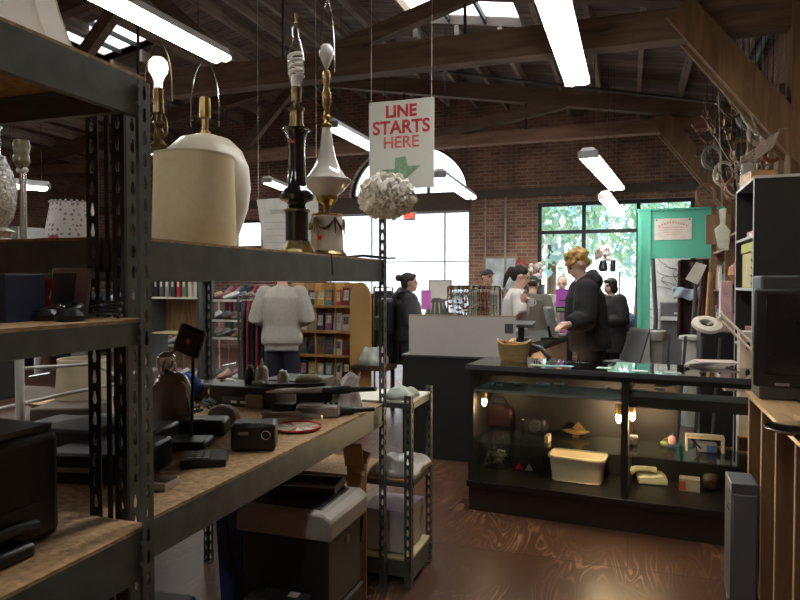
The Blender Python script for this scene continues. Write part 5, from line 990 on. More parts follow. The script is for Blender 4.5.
# black flat television seen from behind on the cubby unit
p = W(757, 388, d=3.02)
r = thing('television', 'black flat television facing sideways on the wooden cubby unit', 'television', (p.x+.325, p.y+.12, .95), -.12)
hs = MB().box(-.32, .42, -.02, .06, .06, .525).build('housing', black, r, bevel=.014); MB().box(-.27, .40, -.026, -.02, .12, .495).build('screen', M('dim glossy screen', (.012, .013, .014), .12), hs, bevel=.002); MB().box(-.23, -.17, -.0225, -.0205, .07, .083).build('maker_plate', grey, hs)
MB().lathe([(.14, 0), (.14, .012), (.03, .02), (.03, .08)], n=28, sy=.7).build('stand', black, r)
r = thing('desktop_computer', 'dark grey desktop computer case standing behind the television with pink slips on it', 'computer', (.92, 3.62, .95)); MB().box(-.34, .4, -.11, .11, 0, .585).build('case', dgrey, r, bevel=.01); MB().box(-.1, .2, -.08, .0, .585, .592).build('pink_slip', M('pink slip', (.6, .25, .3), .7), r); MB().cyl((-.05, -.112, .54), (-.05, -.11, .54), .012).build('power_button', grey, r)
r = thing('white_gadget', 'small white rounded gadget beside the television foot', 'gadget', (W(796, 398, z=.95).x-.02, W(796, 398, z=.95).y, .95), .2); MB().box(-.05, .03, -.03, .03, 0, .05).build('body', white, r, bevel=.015); r.name = 'webcam'
MB().ell((-.05, 0, .03), (.006, .014, .014)).build('lens', blackm, r)
r = thing('black_remote', 'flat black media player lying on the wooden board', 'media player', (.98, 3.03, .972), .05); MB().box(-.15, .3, -.04, .05, 0, .018).build('body', black, r, bevel=.004); r.name = 'media_player'; MB().box(-.1, .0, -.042, -.04, .005, .012).build('display', dgrey, r)
# grey metal tower in front of the display case
q = W(725, 484, z=.6); r = thing('computer_tower', 'slate grey metal computer tower on castors standing before the display case', 'computer', (.438, 3.3, 0))
MB().box(0, .112, 0, .2, .05, .6).build('case', M('slate grey metal', (.12, .13, .14), .45, .2, .06), r, bevel=.006); MB().box(.008, .104, -.008, 0, .06, .55).build('front_panel', M('slate grey panel', (.14, .15, .165), .5, .1, .06), r, bevel=.003)
MB().cyl((-.004, .03, .56), (.004, .03, .56), .012).cyl((-.004, .03, .5), (.004, .03, .5), .01).build('lock', chrome, r); MB().box(-.003, .001, .05, .12, .46, .465).build('slot', blackm, r)
for x in (.02, .09):
    for y in (.04, .16): MB().cyl((x-.012, y, .025), (x+.012, y, .025), .025, n=14).build('castor', M('pale castor', (.5, .5, .48), .5), r)
# shelving along the right wall behind the case: white-edged cabinet
we = M('white cabinet edge', (.5, .52, .5), .5); pb = M('black panel', (.012, .012, .013), .5)
r = thing('black_bookcase', 'tall black cabinet with white edges along the right-hand wall', 'cabinet', (.86, 5.5, 0))
MB().box(.0, .75, 0, .02, 0, 2.28).box(0, .75, .86, .88, 0, 2.28).box(.73, .75, .02, .86, 0, 2.28).build('panel', pb, r); MB().box(-.004, .0, -.004, .022, 0, 2.285).box(-.004, 0, .858, .882, 0, 2.285).box(-.004, .0, .0, .88, 2.265, 2.285).box(-.004, .75, -.004, .0, 2.27, 2.29).build('edge_strip', we, r)
MB().box(0, .75, 0, .88, 2.265, 2.282).build('top', M('cabinet top', (.1, .1, .1), .6), r)
for z in (.5, 1.0, 1.46, 1.86): MB().box(0, .73, .02, .86, z-.02, z).build('shelf', we, r)
r = thing('crate', 'yellow lidded storage crate in the white-edged cabinet', 'crate', (.89, 5.95, 1.46)); MB().box(.0, .35, -.25, .28, 0, .28).build('body', M('mustard crate', (.55, .46, .16), .5), r, bevel=.008); MB().box(-.01, .36, -.26, .29, .28, .36).build('lid', M('lime yellow lid', (.45, .45, .04), .5), r, bevel=.01); MB().box(-.004, 0, .03, .06, .02, .2).build('pale_strip', paper, r)
r = thing('bottle_rack', 'dark rack with a column of silver knobs inside the white-edged cabinet', 'rack', (.875, 5.58, 1.46)); MB().box(0, .2, 0, .1, 0, .32).build('body', black, r)
for k in range(5): MB().ell((-.005, .05, .04+.06*k), (.012, .016, .016)).build('knob', silver, r)
for k, (z, y, sz, c_, nm_, ct) in enumerate(((1.0, 5.7, (.3, .25, .2), (.5, .5, .46), 'white drum canister on the waist-high shelf of the cabinet', 'canister'), (1.0, 6.1, (.25, .3, .14), (.3, .12, .08), 'brick red box on the waist-high shelf of the cabinet', 'box'), (1.86, 5.9, (.3, .3, .05), (.45, .16, .18), 'pink carton lying on the upper shelf of the cabinet', 'carton'))):
    if k == 0:
        r = thing('canister', nm_, ct, (.98, y, z)); MB().lathe([(.08, 0), (.085, .01), (.085, .2), (.075, .215)], n=24).build('body', M('white drum', (.6, .6, .55), .5), r); MB().lathe([(.088, .18), (.088, .21), (.0, .212)], n=24).build('lid', whp, r)
    else: gadget('carton', nm_, ct, (1.05, y, z), sz, .05, M('box colour '+str(k), c_, .6), .002, [('label', paper, MB().box(-sz[0]/2-.002, -sz[0]/2, -.04, .05, .01, sz[2]*.7))])
# slanted wooden box on top of the cabinet, coiled pipes
r = thing('wooden_box', 'orange-brown wooden box on top of the white-edged cabinet', 'box', (.95, 6.1, 2.285), .1); MB().box(-.06, .12, -.15, .16, 0, .10).build('body', wood, r); MB().box(-.065, .125, -.155, .165, .10, .11).build('lid', wood, r)
r = thing('grey_junction_box', 'grey metal box with a chrome dial hanging at the cabinet corner', 'box', (.92, 6.28, 2.405)); MB().box(-.04, .05, -.03, .04, -.12, .1).build('body', grey, r, bevel=.01); MB().cyl((-.045, 0, .03), (-.04, 0, .03), .025).build('dial', chrome, r); r.name = 'meter_box'
# brown bookcases further along
bw = wood_mat('brown bookcase wood', (.16, .09, .045), (.26, .15, .08), .6, 'Z', 2, .1)
def bookcase(y0, y1, x, h, lv, lab, m_=bw):
    r = thing('bookcase', lab, 'bookcase', (x, y0, 0)); D = XR-.06-x
    for y in (0, y1-y0-.02): MB().box(0, D, y, y+.02, 0, h).build('side', m_, r)
    for z in lv: MB().box(0, D, .02, y1-y0-.02, z-.02, z).build('shelf', m_, r)
    MB().box(D-.01, D, .02, y1-y0-.02, 0, h).build('back', dwood, r); return r
bookcase(6.55, 7.65, .93, 2.0, (.1, .5, .92, 1.5, 1.98), 'brown wooden bookcase beyond the white-edged cabinet'); bookcase(7.72, 9.2, .98, 1.9, (.1, .5, .95, 1.42, 1.88), 'farther brown bookcase near the timber brace foot')
rnd = random.Random(21); bc = [('cream', (.6, .55, .42)), ('brown', (.2, .1, .05)), ('green', (.08, .16, .1)), ('grey', (.3, .3, .3)), ('orange', (.6, .28, .1)), ('maroon', (.2, .03, .03)), ('white', (.66, .65, .6)), ('dark blue', (.03, .05, .12))]
def book_row(x, y0, y1, z, n_, lab, grp, axis='y', h=(.17, .27), lean=.0, face=-1):
    t = (y1-y0)/n_; y = y0
    for k in range(n_):
        nm_, c_ = bc[rnd.randrange(8)]; hh_ = rnd.uniform(*h); tt = t*rnd.uniform(.7, .96)
        mb = MB()
        if axis == 'y': mb.box(0, .16, 0, tt, 0, hh_); loc_ = (x, y, z)
        else: mb.box(0, tt, 0, .16, 0, hh_); loc_ = (y, x, z)
        o = mb.build('book', M('book '+nm_, c_, .6), loc=loc_, bevel=.002); tag(o, '%s book %s' % (nm_, lab), 'book', '%s books %s' % (nm_, grp)); y += t
book_row(.96, 6.62, 7.2, 1.5, 12, 'standing on the head-high shelf of the nearer brown bookcase', 'head-high nearer bookcase')
book_row(.96, 6.62, 7.6, .92, 16, 'on the waist-high shelf of the nearer brown bookcase', 'waist-high nearer bookcase', h=(.2, .34))
book_row(1.0, 7.8, 9.1, 1.42, 20, 'on the head-high shelf of the farther brown bookcase', 'farther bookcase upper', h=(.18, .32)); book_row(1.0, 7.8, 9.1, .95, 20, 'on the waist-high shelf of the farther brown bookcase', 'farther bookcase lower', h=(.18, .34))
r = thing('violin_case', 'tall pink wrapped box standing on the end of the nearer brown bookcase', 'box', (.9, 7.05, .0)); r.name = 'wrapped_box'; MB().box(-.08, .02, -.06, .1, 0, 1.52).build('body', M('pink wrap', (.6, .38, .38), .6, 0, .3, 12), r, bevel=.004); MB().box(-.082, -.08, -.02, .06, .9, 1.45).build('window', paper, r)
r = thing('orange_vase', 'round terracotta vase on the nearer bookcase', 'vase', (1.02, 7.42, 1.5)); MB().lathe([(.04, 0), (.09, .08), (.08, .16), (.03, .2), (.04, .22)], n=20).build('body', M('terracotta', (.6, .28, .14), .6), r); r.name = 'vase'
r = thing('paper_bag', 'pale green paper bag hanging in front of the timber brace', 'bag', (.98, 8.05, 1.85)); MB().prism([(-.07, 0), (.03, .02), (.07, .22), (.015, .27), (.03, .42), (-.04, .43), (-.03, .27), (-.08, .2)], -.02, .02, 'yz').build('body', M('pale crumpled paper', (.6, .62, .5), .8, 0, .12, 14, .3), r, bevel=.01)
r.location = (W(722, 230, y=7.4).x, 7.4, W(722, 246, y=7.4).z-.05); r.rotation_euler = (0, 0, 1.4)
MB().tube([(0, 0, .42), (0.02, 0.05, 1.6)], .003, 5).build('string', MATS['pale string'], r)
# poles, bats and brooms leaning
for k, (px, py, py2, dx, mt, lab) in enumerate(((688, 350, 268, .12, dgrey, 'dark pole leaning at the end of the farther bookcase'), (694, 350, 262, .06, dwood, 'brown wooden pole leaning beside the dark one'), (701, 345, 272, .0, wood, 'pale wooden rod leaning nearest the farther bookcase'))):
    yy = 9.4-.3*k; A_, B_ = W(px, 380, y=yy), W(px+9, py2, y=yy+.1); tag(MB().tube([(A_.x, yy, 0), (B_.x, yy+.1, B_.z)], .022).build('leaning_pole', mt), lab, 'pole')
r = thing('paper_bundle', 'cream folded paper on a thin stake between the leaning poles', 'paper', (W(696, 275, y=9.0).x, 9.0, W(696, 275, y=9.0).z)); MB().tube([(0, .0, 0), (.0, .08, -1.45)], .008).build('stake', dwood, r); MB().prism([(-.12, -.05), (.02, -.12), (.12, .12), (.0, .16)], -.02, .02).build('sheet', M('cream notice paper', (.66, .62, .56), .7), r); r.name = 'folded_paper'
r = thing('speaker', 'black loudspeaker stack on the floor by the far right bookcase', 'speaker', (.82, 6.9, 0)); MB().box(-.2, .08, -.2, .2, 0, 1.05).build('cabinet', black, r, bevel=.01); MB().lathe([(.09, 0), (.1, .01), (.03, -.01)], n=20).build('cone', dgrey, r, loc=(-.06, -.2, .7), rot=(math.pi/2, 0, 0))
r = thing('white_box_file', 'white box file with a dark oval hole standing behind the case', 'box file', (W(755, 350, y=5.2).x-.02, 5.2, .0)); r.name = 'box_file'; MB().box(-.08, .12, -.04, .1, .0, 1.16).build('body', M('off white card', (.62, .58, .52), .6), r); MB().ell((-.03, -.041, 1.06), (.015, .003, .03)).build('finger_hole', blackm, r)
r = thing('metal_frames', 'leaning black metal frames behind the right end of the display case', 'frame', (.45, 5.35, 0), -.3); r.name = 'folding_frame'
for k in range(4): MB().tube([(-.25+.12*k, 0, 0), (-.2+.12*k, .1, 1.1)], .011).build('bar', dgrey, r)
MB().cbox((0, .06, .80), (.42, .1, .012), (.5, 0, 0)).build('flap', dgrey, r)
# hanging clutter on the right wall: chandeliers, coils, pipes
for k, (px, py, yy, sc, lab) in enumerate(((736, 178, 8.6, .36, 'dull brass chandelier hanging deepest by the right wall'), (732, 128, 8.4, .36, 'tarnished chandelier with curled arms beside the green conduit'), (748, 160, 7.6, .36, 'dark branched chandelier above the wooden box'), (764, 128, 7.2, .3, 'small bright branched chandelier above the bundled pipes'), (722, 160, 9.3, .34, 'wire chandelier hanging nearest the timber brace'), (716, 135, 9.0, .3, 'small rusty chandelier close under the green conduit'), (744, 108, 7.8, .3, 'chandelier hanging highest of the cluster'), (741, 192, 7.3, .26, 'lowest chandelier just above the meter box'))):
    q = W(px, py, y=yy); q.x = min(q.x, 1.25); r = thing('chandelier', lab, 'chandelier', q); m_ = [darksteel, M('rusty metal', (.2, .11, .07), .6, .5, .3), dbrass, M('bleached metal', (.4, .34, .26), .5, .4, .3)][k % 4]; rn = random.Random(k+3)
    for j in range(7):
        a = 2*math.pi*j/7+k; c_, s_ = math.cos(a)*sc*.85, math.sin(a)*sc*.85; dz = rn.uniform(-.1, .2)
        am = MB().tube([(c_*t, s_*t, sc*(.25*math.sin(-math.pi*t*1.2))+dz*t+.1*t*t) for t in [i/8 for i in range(9)]], [.013-.006*i/8 for i in range(9)], 6).build('arm', m_, r); MB().lathe([(.012, 0), (.03, .015), (.012, .03), (.012, .09)], (c_, s_, sc*.25*math.sin(-math.pi*1.2)+dz+.1), n=10).build('candle_cup', m_, am)
    MB().lathe([(.015, -.15), (.04, -.1), (.02, -.02), (.035, .05), (.012, .12), (.01, .35)], n=12).build('stem', m_, r); MB().tube([(0, 0, .35), (0, 0, roofz(q.x)-q.z)], .004, 5).build('chain', darksteel, r)
r = thing('pipe_bundle', 'bundle of pale bent rods slung above the white-edged cabinet', 'rods', W(752, 160, y=6.6))
for k in range(6): MB().tube([(-.12+.01*k, .3-.05*k, -.06+.02*k), (.03, 0, .0+.02*k), (.13, -.2, .07+.02*k), (.16+.01*k, -.3, .2)], .006, 7).build('rod', M('pale rod', (.25, .2, .15), .5), r)
r = thing('antlers', 'black curved hook rack on the pale boarding above the black cabinet', 'hook', W(772, 155, x=1.45)); r.name = 'wall_hook'; MB().tube([(.12, 0, .12), (.08, 0, .0), (0, 0, -.1), (-.08, 0, -.12)], .012).tube([(.14, -.06, .02), (.1, .06, .02)], .01).build('hook', black, r)
r = thing('vertical_timber', 'pale upright timber boards fixed to the right wall', 'boards', (1.5, 7.6, 1.9)); r.name = 'timber_boards'
for k in range(3): MB().box(-.1, .0, .5*k, .5*k+.22, 0, 1.6-.2*k).build('board', M('weathered board', (.3, .22, .14), .8, 0, .2, 6), r)
for k in range(12):
    q = W(706+k*6, 195-((k*37) % 90), y=8.9-.15*k); q.x = min(q.x, 1.35); r = thing('hanging_coil', ('brown wire coil', 'grey cable coil', 'rusted iron ring', 'pale rope coil', 'black hose coil', 'copper tube coil')[k % 6]+(' hung highest' if k > 5 else ' hung low')+' among the chandeliers on the right wall', 'coil', q)
    cm = [M('brown wire', (.25, .13, .07), .6), grey, MATS['rusty metal'], M('pale rope', (.5, .43, .33), .8), black, M('copper tube', (.4, .17, .08), .4, .7)][k % 6]; MB().tube([((.10+.012*math.sin(t*.37))*math.cos(t), .03*math.sin(t*.5), (.13+.012*math.cos(t*.31))*math.sin(t)) for t in [i*.35 for i in range(72)]], .009, 6).build('coil', cm, r); MB().tube([(0, 0, .13), (0, 0, roofz(q.x)-q.z)], .004, 5).build('hanger', darksteel, r)
# ================================================================ LEFT AND MIDDLE OF THE SHOP
# wooden bookcase with face-out books
BY = 7.2; bx0, bx1 = W(292, 320, y=BY).x, W(351, 320, y=BY).x
bkw = wood_mat('orange pine', (.42, .22, .07), (.56, .32, .12), .5, 'Z', 2, .06)
r = thing('bookcase', 'orange pine bookcase of face-out books behind the man in the grey sweatshirt', 'bookcase', (bx0, BY, 0)); bw_ = bx1-bx0
LV = [.34, .635, .925, 1.225]
MB().box(0, bw_, .28, .3, 0, 1.5).build('back', bkw, r); MB().box(0, .02, 0, .28, 0, 1.5).build('side', bkw, r)
for z in LV+[.05]: MB().box(.02, bw_, 0, .28, z-.018, z).box(.02, bw_, -.01, 0, z-.02, z+.012).build('shelf', bkw, r)
for x in (bw_*.38, bw_*.72): MB().box(x, x+.012, .02, .28, .05, 1.5).build('divider', bkw, r)
pw = W(372, 320, y=BY).x-bx1
mb = MB(); pts = [(0, 0), (pw, 0), (pw, 1.3)]+[(pw/2+pw/2*math.cos(a), 1.3+.21*math.sin(a)) for a in [math.pi*k/12 for k in range(1, 12)]]+[(0, 1.3)]
mb.prism(pts, -.04, -.01); mb.build('end_panel', M('honey veneer panel', (.55, .33, .12), .4, 0, .06, 3), r, loc=(bw_, 0, 0), bevel=.004)
rnd = random.Random(31); cc = [('cream', (.62, .58, .4)), ('black', (.03, .03, .04)), ('red', (.45, .05, .03)), ('yellow', (.6, .45, .1)), ('navy', (.03, .06, .2)), ('white', (.65, .65, .62)), ('teal', (.1, .25, .28)), ('maroon', (.2, .03, .04))]
SP = [(3, [('silver', (.4, .42, .42)), ('black', (.03, .03, .04)), ('yellow', (.6, .45, .1)), ('teal', (.1, .25, .28)), ('red', (.5, .07, .03)), ('dark red', (.18, .03, .03))]), (2, [('cream', (.62, .58, .4)), ('pale green', (.4, .42, .25)), ('black', (.03, .03, .04)), ('blue and red', (.2, .08, .2)), ('white', (.65, .65, .62)), ('ivory', (.6, .58, .5))]), (1, [('dark green', (.05, .09, .06)), ('black', (.03, .03, .04)), ('brown', (.2, .12, .06)), ('charcoal', (.08, .08, .08)), ('cream', (.6, .55, .42)), ('maroon', (.2, .04, .04))]), (0, [('navy', (.03, .06, .2)), ('yellow', (.6, .45, .1)), ('grey', (.3, .3, .3)), ('green', (.1, .25, .1)), ('white', (.65, .65, .62)), ('black', (.03, .03, .04))])]
nmz = ['lowest', 'third', 'second', 'top']
for li, lst in SP:
    for k, (nm_, c_) in enumerate(lst):
        x = bx0+.08+(bw_-.1)*k/6; z = LV[li]; h_ = rnd.uniform(.19, .225); w_ = rnd.uniform(.085, .105)
        r = thing('book', '%s covered book facing out on the %s shelf of the pine bookcase' % (nm_, nmz[li]), 'book', (x, BY+.04, z), 0, 'face-out books in the pine bookcase', (-.12, 0, 0))
        cv = MB().box(0, w_, 0, .022, 0, h_).build('cover', M('cover '+nm_, c_, .45), r, bevel=.001, seg=1)
        p_ = rnd.choice([(.7, .6, .4), (.5, .5, .55), (.1, .1, .12), (.6, .25, .15)]); q_ = rnd.uniform(.25, .5)
        MB().box(w_*.15, w_*.85, -.001, 0, h_*q_, h_*.85).build('cover_picture', M('picture %.1f %.1f' % p_[:2], p_, .5, 0, .6, 30), cv)
# white wire display racks with shoes
SHO = [('black', (.02, .02, .02)), ('brown', (.14, .07, .03)), ('white', (.6, .6, .58)), ('tan', (.4, .26, .13)), ('grey', (.2, .2, .2)), ('navy', (.03, .04, .1)), ('maroon', (.15, .03, .04))]
def shoe(loc, rz, c, lab, grp):
    nm_, col = c; r = thing('shoe', lab, 'shoe', loc, rz, grp)
    rings = []
    for y, w_, h_ in ((-.13, .02, .06), (-.12, .032, .09), (-.06, .034, .085), (0, .036, .07), (.06, .043, .05), (.11, .038, .038), (.14, .015, .02)):
        rings.append([Vector((w_*math.cos(a), y, max(.012, .012+h_*.5+h_*.5*math.sin(a)))) for a in [2*math.pi*j/10 for j in range(10)]])
    MB().loft(rings).build('upper', M('shoe '+nm_, col, .45), r); MB().prism([(-.03, -.13), (.03, -.13), (.034, 0), (.045, .07), (.03, .14), (-.03, .14), (-.042, .07), (-.034, 0)], 0, .014, 'xy').build('sole', black if nm_ != 'black' else M('shoe sole', (.3, .26, .2), .7), r)
    return r
RY = 6.75
def rack(px0, px1, zs, y, lab, n_):
    x0, x1 = W(px0, 300, y=y).x, W(px1, 300, y=y).x; r = thing('display_rack', lab, 'rack', (x0, y, 0)); w_ = x1-x0
    for x in (0, w_):
        for yy in (0, .32): MB().tube([(x, yy, 0), (x, yy, zs[-1]+.02)], .011).build('post', white, r)
    for z in zs: MB().box(0, w_, 0, .32, z-.012, z-.004).box(0, w_, -.006, .006, z-.02, z+.008).build('shelf', M('white shelf edge', (.8, .78, .7), .5), r)
    i = 0
    for li, z in enumerate(zs):
        k = 0; x = .06
        while x < w_-.05:
            c = SHO[(i*3+li) % 7]; i += 1
            shoe((x0+x, y+.16, z), math.pi+.15*math.sin(i), c, '%s shoe on the %s level of the %s' % (c[0], ('lowest', 'second', 'third', 'fourth', 'fifth')[li], n_), '%s shoes, level %d of the %s' % (c[0], li, n_)); x += .115
    return r
rack(203, 268, (.35, .85, 1.06, 1.30), RY, 'white shoe rack left of the man in the grey sweatshirt', 'white shoe rack'); rack(146, 198, (.3, .72), RY+.2, 'smaller white shoe rack behind the blender', 'smaller shoe rack')
# shelf of ring binders above a slatted brown box
x0, x1 = W(150, 300, y=6.5).x, W(198, 300, y=6.5).x
r = thing('stationery_shelf', 'white-edged shelf of ring binders over brown slatted boards', 'shelf', (x0, 6.5, 0)); w_ = x1-x0
MB().box(0, w_, 0, .3, 1.315, 1.335).build('shelf', M('white shelf edge', (.8, .78, .7), .5), r); MB().box(0, w_, 0, .3, .9, .915).build('shelf', M('pale yellow shelf edge', (.8, .68, .42), .5), r)  # lower shelf has a pale yellow edge
for k in range(12): MB().box(w_*k/12, w_*(k+.85)/12, .26, .28, .92, 1.3).build('slat', wood_mat('brown slats', (.16, .09, .04), (.24, .15, .07), .6, 'Z', 2, .1), r)
for x in (0, w_): MB().box(x-.015, x+.015, 0, .3, 0, 1.7).build('side', dgrey, r)
for k, (nm_, c_) in enumerate((('black', (.02, .02, .02)), ('dark grey', (.1, .1, .1)), ('grey', (.3, .3, .3)), ('charcoal', (.05, .05, .06)), ('red', (.4, .03, .03)), ('green', (.12, .25, .14)), ('cream', (.6, .55, .42)), ('white', (.7, .7, .7)))):
    r = thing('ring_binder', '%s ring binder on the shelf above the slatted boards' % nm_, 'binder', (x0+.04+k*w_/8.4, 6.52, 1.336), 0, 'ring binders in a row'); cv = MB().box(0, .05, 0, .22, 0, .24).build('cover', M('binder '+nm_, c_, .5), r, bevel=.003); MB().box(.012, .038, -.002, 0, .12, .2).build('spine_label', paper, cv)
# garment racks
GC = [('crimson', (.25, .03, .05)), ('black', (.015, .015, .017)), ('charcoal', (.05, .05, .055)), ('navy', (.02, .03, .07)), ('brown', (.1, .05, .025)), ('grey', (.16, .16, .16)), ('olive', (.08, .08, .04)), ('white', (.5, .5, .48)), ('purple', (.12, .04, .12))]
def garment_rack(x0, y0, L_, rz, n_, lab, short, seed, h=1.42, pal=GC):
    r = thing('garment_rack', lab, 'clothes rack', (x0, y0, 0), rz)
    MB().tube([(0, 0, h), (L_, 0, h)], .014).build('rail', chrome, r)
    for x in (0, L_): MB().tube([(x, 0, 0), (x, 0, h)], .013).tube([(x, -.22, .02), (x, .22, .02)], .012).build('upright', chrome, r)
    rn = random.Random(seed); Mx = Matrix.Translation((x0, y0, 0)) @ Matrix.Rotation(rz, 4, 'Z')
    for k in range(n_):
        nm_, c_ = pal[rn.randrange(len(pal))]; x = .06+(L_-.12)*k/max(1, n_-1); Lg = rn.uniform(.6, .95)
        g = thing('garment', '%s garment hanging on the %s' % (nm_, short), 'garment', Mx @ Vector((x, 0, h)), rz, '%s garments on the %s' % (nm_, short))
        a = rn.random()*6
        def f(u, v):
            t = u*2*math.pi; w_ = .19+.06*min(1, v*5)-(.17*(1-min(1, v*9))); d_ = .022+.022*v
            return Vector((d_*math.cos(t)*(1+.3*math.sin(5*t+a)), w_*math.sin(t), -.05-Lg*v))
        MB().grid(f, 20, 8).build('body', M('cloth '+nm_, c_, .9, 0, .3, 12), g, smooth=3); MB().tube([(0, 0, .014), (0, 0, -.05)], .003, 5).build('hanger', chrome, g)
p = W(236, 330, y=6.2); garment_rack(p.x, 6.25, .42, .5, 7, 'short chrome rack of dark and crimson jackets beside the man in the grey sweatshirt', 'short rack beside the man', 5, 1.36, GC[:4])
garment_rack(-9.0, 8.2, 2.6, .1, 24, 'long chrome clothes rack far back on the left', 'long rack far back on the left', 6)
garment_rack(-6.9, 10.4, 2.4, 0., 22, 'chrome clothes rack in front of the back brick wall', 'rack before the back wall', 7, 1.5)
garment_rack(-8.2, 5.6, 2.2, .3, 20, 'chrome clothes rack seen between the shelving uprights', 'rack seen between the uprights', 8, 1.35)
q = W(379, 300, y=7.6); garment_rack(q.x-.12, 7.75, .35, 1.2, 5, 'small rack of black coats behind the far shelving post', 'small rack by the far post', 9, 1.45, GC[1:3])
# white goods / paper below the coats
cloth('shopping_bag', 'white and green shopping bag heap below the black coats', 'bag', (W(374, 350, y=7.2).x, 7.2, .55), .3, .28, .24, M('white green bag', (.5, .55, .5), .7, 0, .4, 10), 12)
r = thing('stool', 'low dark stool under the white and green bags', 'stool', (W(374, 350, y=7.2).x, 7.2, 0)); MB().box(-.22, .22, -.18, .18, .5, .55).build('seat', dwood, r)
for sx in (-1, 1):
    for sy in (-1, 1): MB().box(sx*.18-.02, sx*.18+.02, sy*.14-.02, sy*.14+.02, 0, .5).build('leg', dwood, r)
# table behind the long shelf with odds and ends
r = thing('trestle_table', 'dark table with odds and ends beyond the slotted uprights', 'table', (-3.4, 2.9, 0)); MB().box(-.85, .95, -.6, .8, .72, .75).build('top', dwood, r)
for sx in (-.8, .9):
    for sy in (-.55, .75): MB().box(sx-.03, sx+.03, sy-.03, sy+.03, 0, .72).build('leg', dwood, r)
q = W(83, 412, z=.75); q = W(84, 405, y=2.9); r = thing('lampshade', 'beige drum lampshade standing on the dark table', 'lampshade', (q.x, 2.9, .75)); MB().lathe([(.155, 0), (.13, .33), (.127, .33), (.152, 0)], caps=False, n=36).build('shade', M('beige linen', (.5, .43, .3), .8), r); MB().lathe([(.129, .322), (.133, .322), (.133, .334), (.126, .334), (.129, .322)], caps=False, n=36).build('trim_ring', M('pale shade trim', (.66, .6, .44), .7), r)
q = W(60, 404, y=2.55); r = thing('wooden_bowl', 'pale wooden boat-shaped bowl in front of the beige lampshade', 'bowl', (W(56, 412, z=.75).x, W(56, 412, z=.75).y, .75), .4); MB().lathe([(.04, 0), (.09, .03), (.12, .065), (.115, .065), (.08, .035), (.0, .012)], n=24, sx=1.4).build('body', M('peach wood', (.6, .4, .24), .5), r)
r = thing('pipe_stand', 'white pipe frame stand seen under the middle shelf on the left', 'stand', (W(20, 400, y=2.35).x, 2.35, 0)); MB().tube([(0, 0, 0), (0, 0, 1.4)], .02).tube([(.2, .25, .0), (.2, .25, 1.35)], .013).build('upright', M('white pipe', (.6, .6, .58), .4), r); MB().tube([(-.4, .0, .84), (.1, .2, .96), (.3, .3, 1.0), (.7, .4, .95)], .009).tube([(0, 0, 1.1), (.2, .25, 1.1), (.5, .3, .96)], .008).build('brace', M('white pipe', (.6, .6, .58), .4), r)
for k, (x, y, sx, sy, sz, c_, nm_) in enumerate(((-4.0, 3.1, .4, .4, .3, (.02, .02, .022), 'black case at the far left of the dark table'), (-3.0, 3.4, .35, .3, .2, (.1, .09, .08), 'dark grey carton behind the beige lampshade'), (-2.75, 2.7, .3, .25, .12, (.12, .09, .07), 'dark brown carton at the near right of the dark table'), (-3.6, 2.5, .35, .2, .05, (.3, .3, .3), 'flat grey folder on the dark table'))):
    r = thing(('case', 'carton', 'carton', 'folder')[k], nm_, ('case', 'box', 'box', 'folder')[k], (x, y, .75), .2*k); MB().box(-sx/2, sx/2, -sy/2, sy/2, 0, sz).build('body', M('odds colour %d' % k, c_, .6), r, bevel=.01); MB().box(-sx*.2, sx*.2, -sy/2-.003, -sy/2, sz*.3, sz*.6).build('label', paper if k != 0 else dgrey, r)
r = thing('computer_box', 'white cardboard box on the far-left cabinet under the fluorescent light', 'box', (-10.5, 9.2, 1.9)); 
MB().box(-.5, .3, -.3, .3, 0, .6).build('body', M('dusty white card', (.5, .5, .48), .7), r); MB().box(-.2, .1, -.305, -.3, .2, .4).build('label', red, r)
r = thing('wall_cabinet', 'tall dark storage cabinet at the far left under the dusty white box', 'cabinet', (-10.5, 9.2, 0)); MB().box(-1.2, 1.2, -.35, .35, 0, 1.9).build('body', M('dark cabinet', (.06, .055, .05), .6), r)
for k in range(4):
    dr = MB().box(-1.17+.59*k, -.62+.59*k, -.37, -.35, .05, 1.85).build('door', M('dark cabinet door', (.075, .07, .065), .6), r); MB().box(-.68+.59*k, -.66+.59*k, -.39, -.37, .9, 1.1).build('handle', chrome, dr)
for k in range(8):
    sz = (.3+.05*(k % 3), .3, .2+.08*(k % 4)); gadget('storage_box', ('grey', 'black', 'white', 'brown', 'red', 'dark', 'tan', 'blue')[k]+' storage box lined up along the left wall shelf', 'box', (-12.2, 4.5+.7*k, 1.5), sz, 0, M('stor '+str(k), [(.2, .2, .2), (.02, .02, .02), (.5, .5, .5), (.2, .12, .07), (.4, .05, .04), (.05, .05, .05), (.4, .3, .2), (.05, .08, .2)][k], .6), .005, [('label', paper, MB().box(sz[0]/2, sz[0]/2+.003, -.06, .06, .05, .12))])
r = thing('long_shelf', 'long dark shelf along the left wall', 'shelf', (-12.3, 4.2, 0)); MB().box(-.3, .35, 0, 5.6, 1.47, 1.5).box(-.3, .35, 0, 5.6, .8, .83).build('board', dwood, r)
for y in (.05, 2.7, 5.5): MB().box(-.3, .3, y, y+.05, 0, 1.47).build('support', dwood, r)
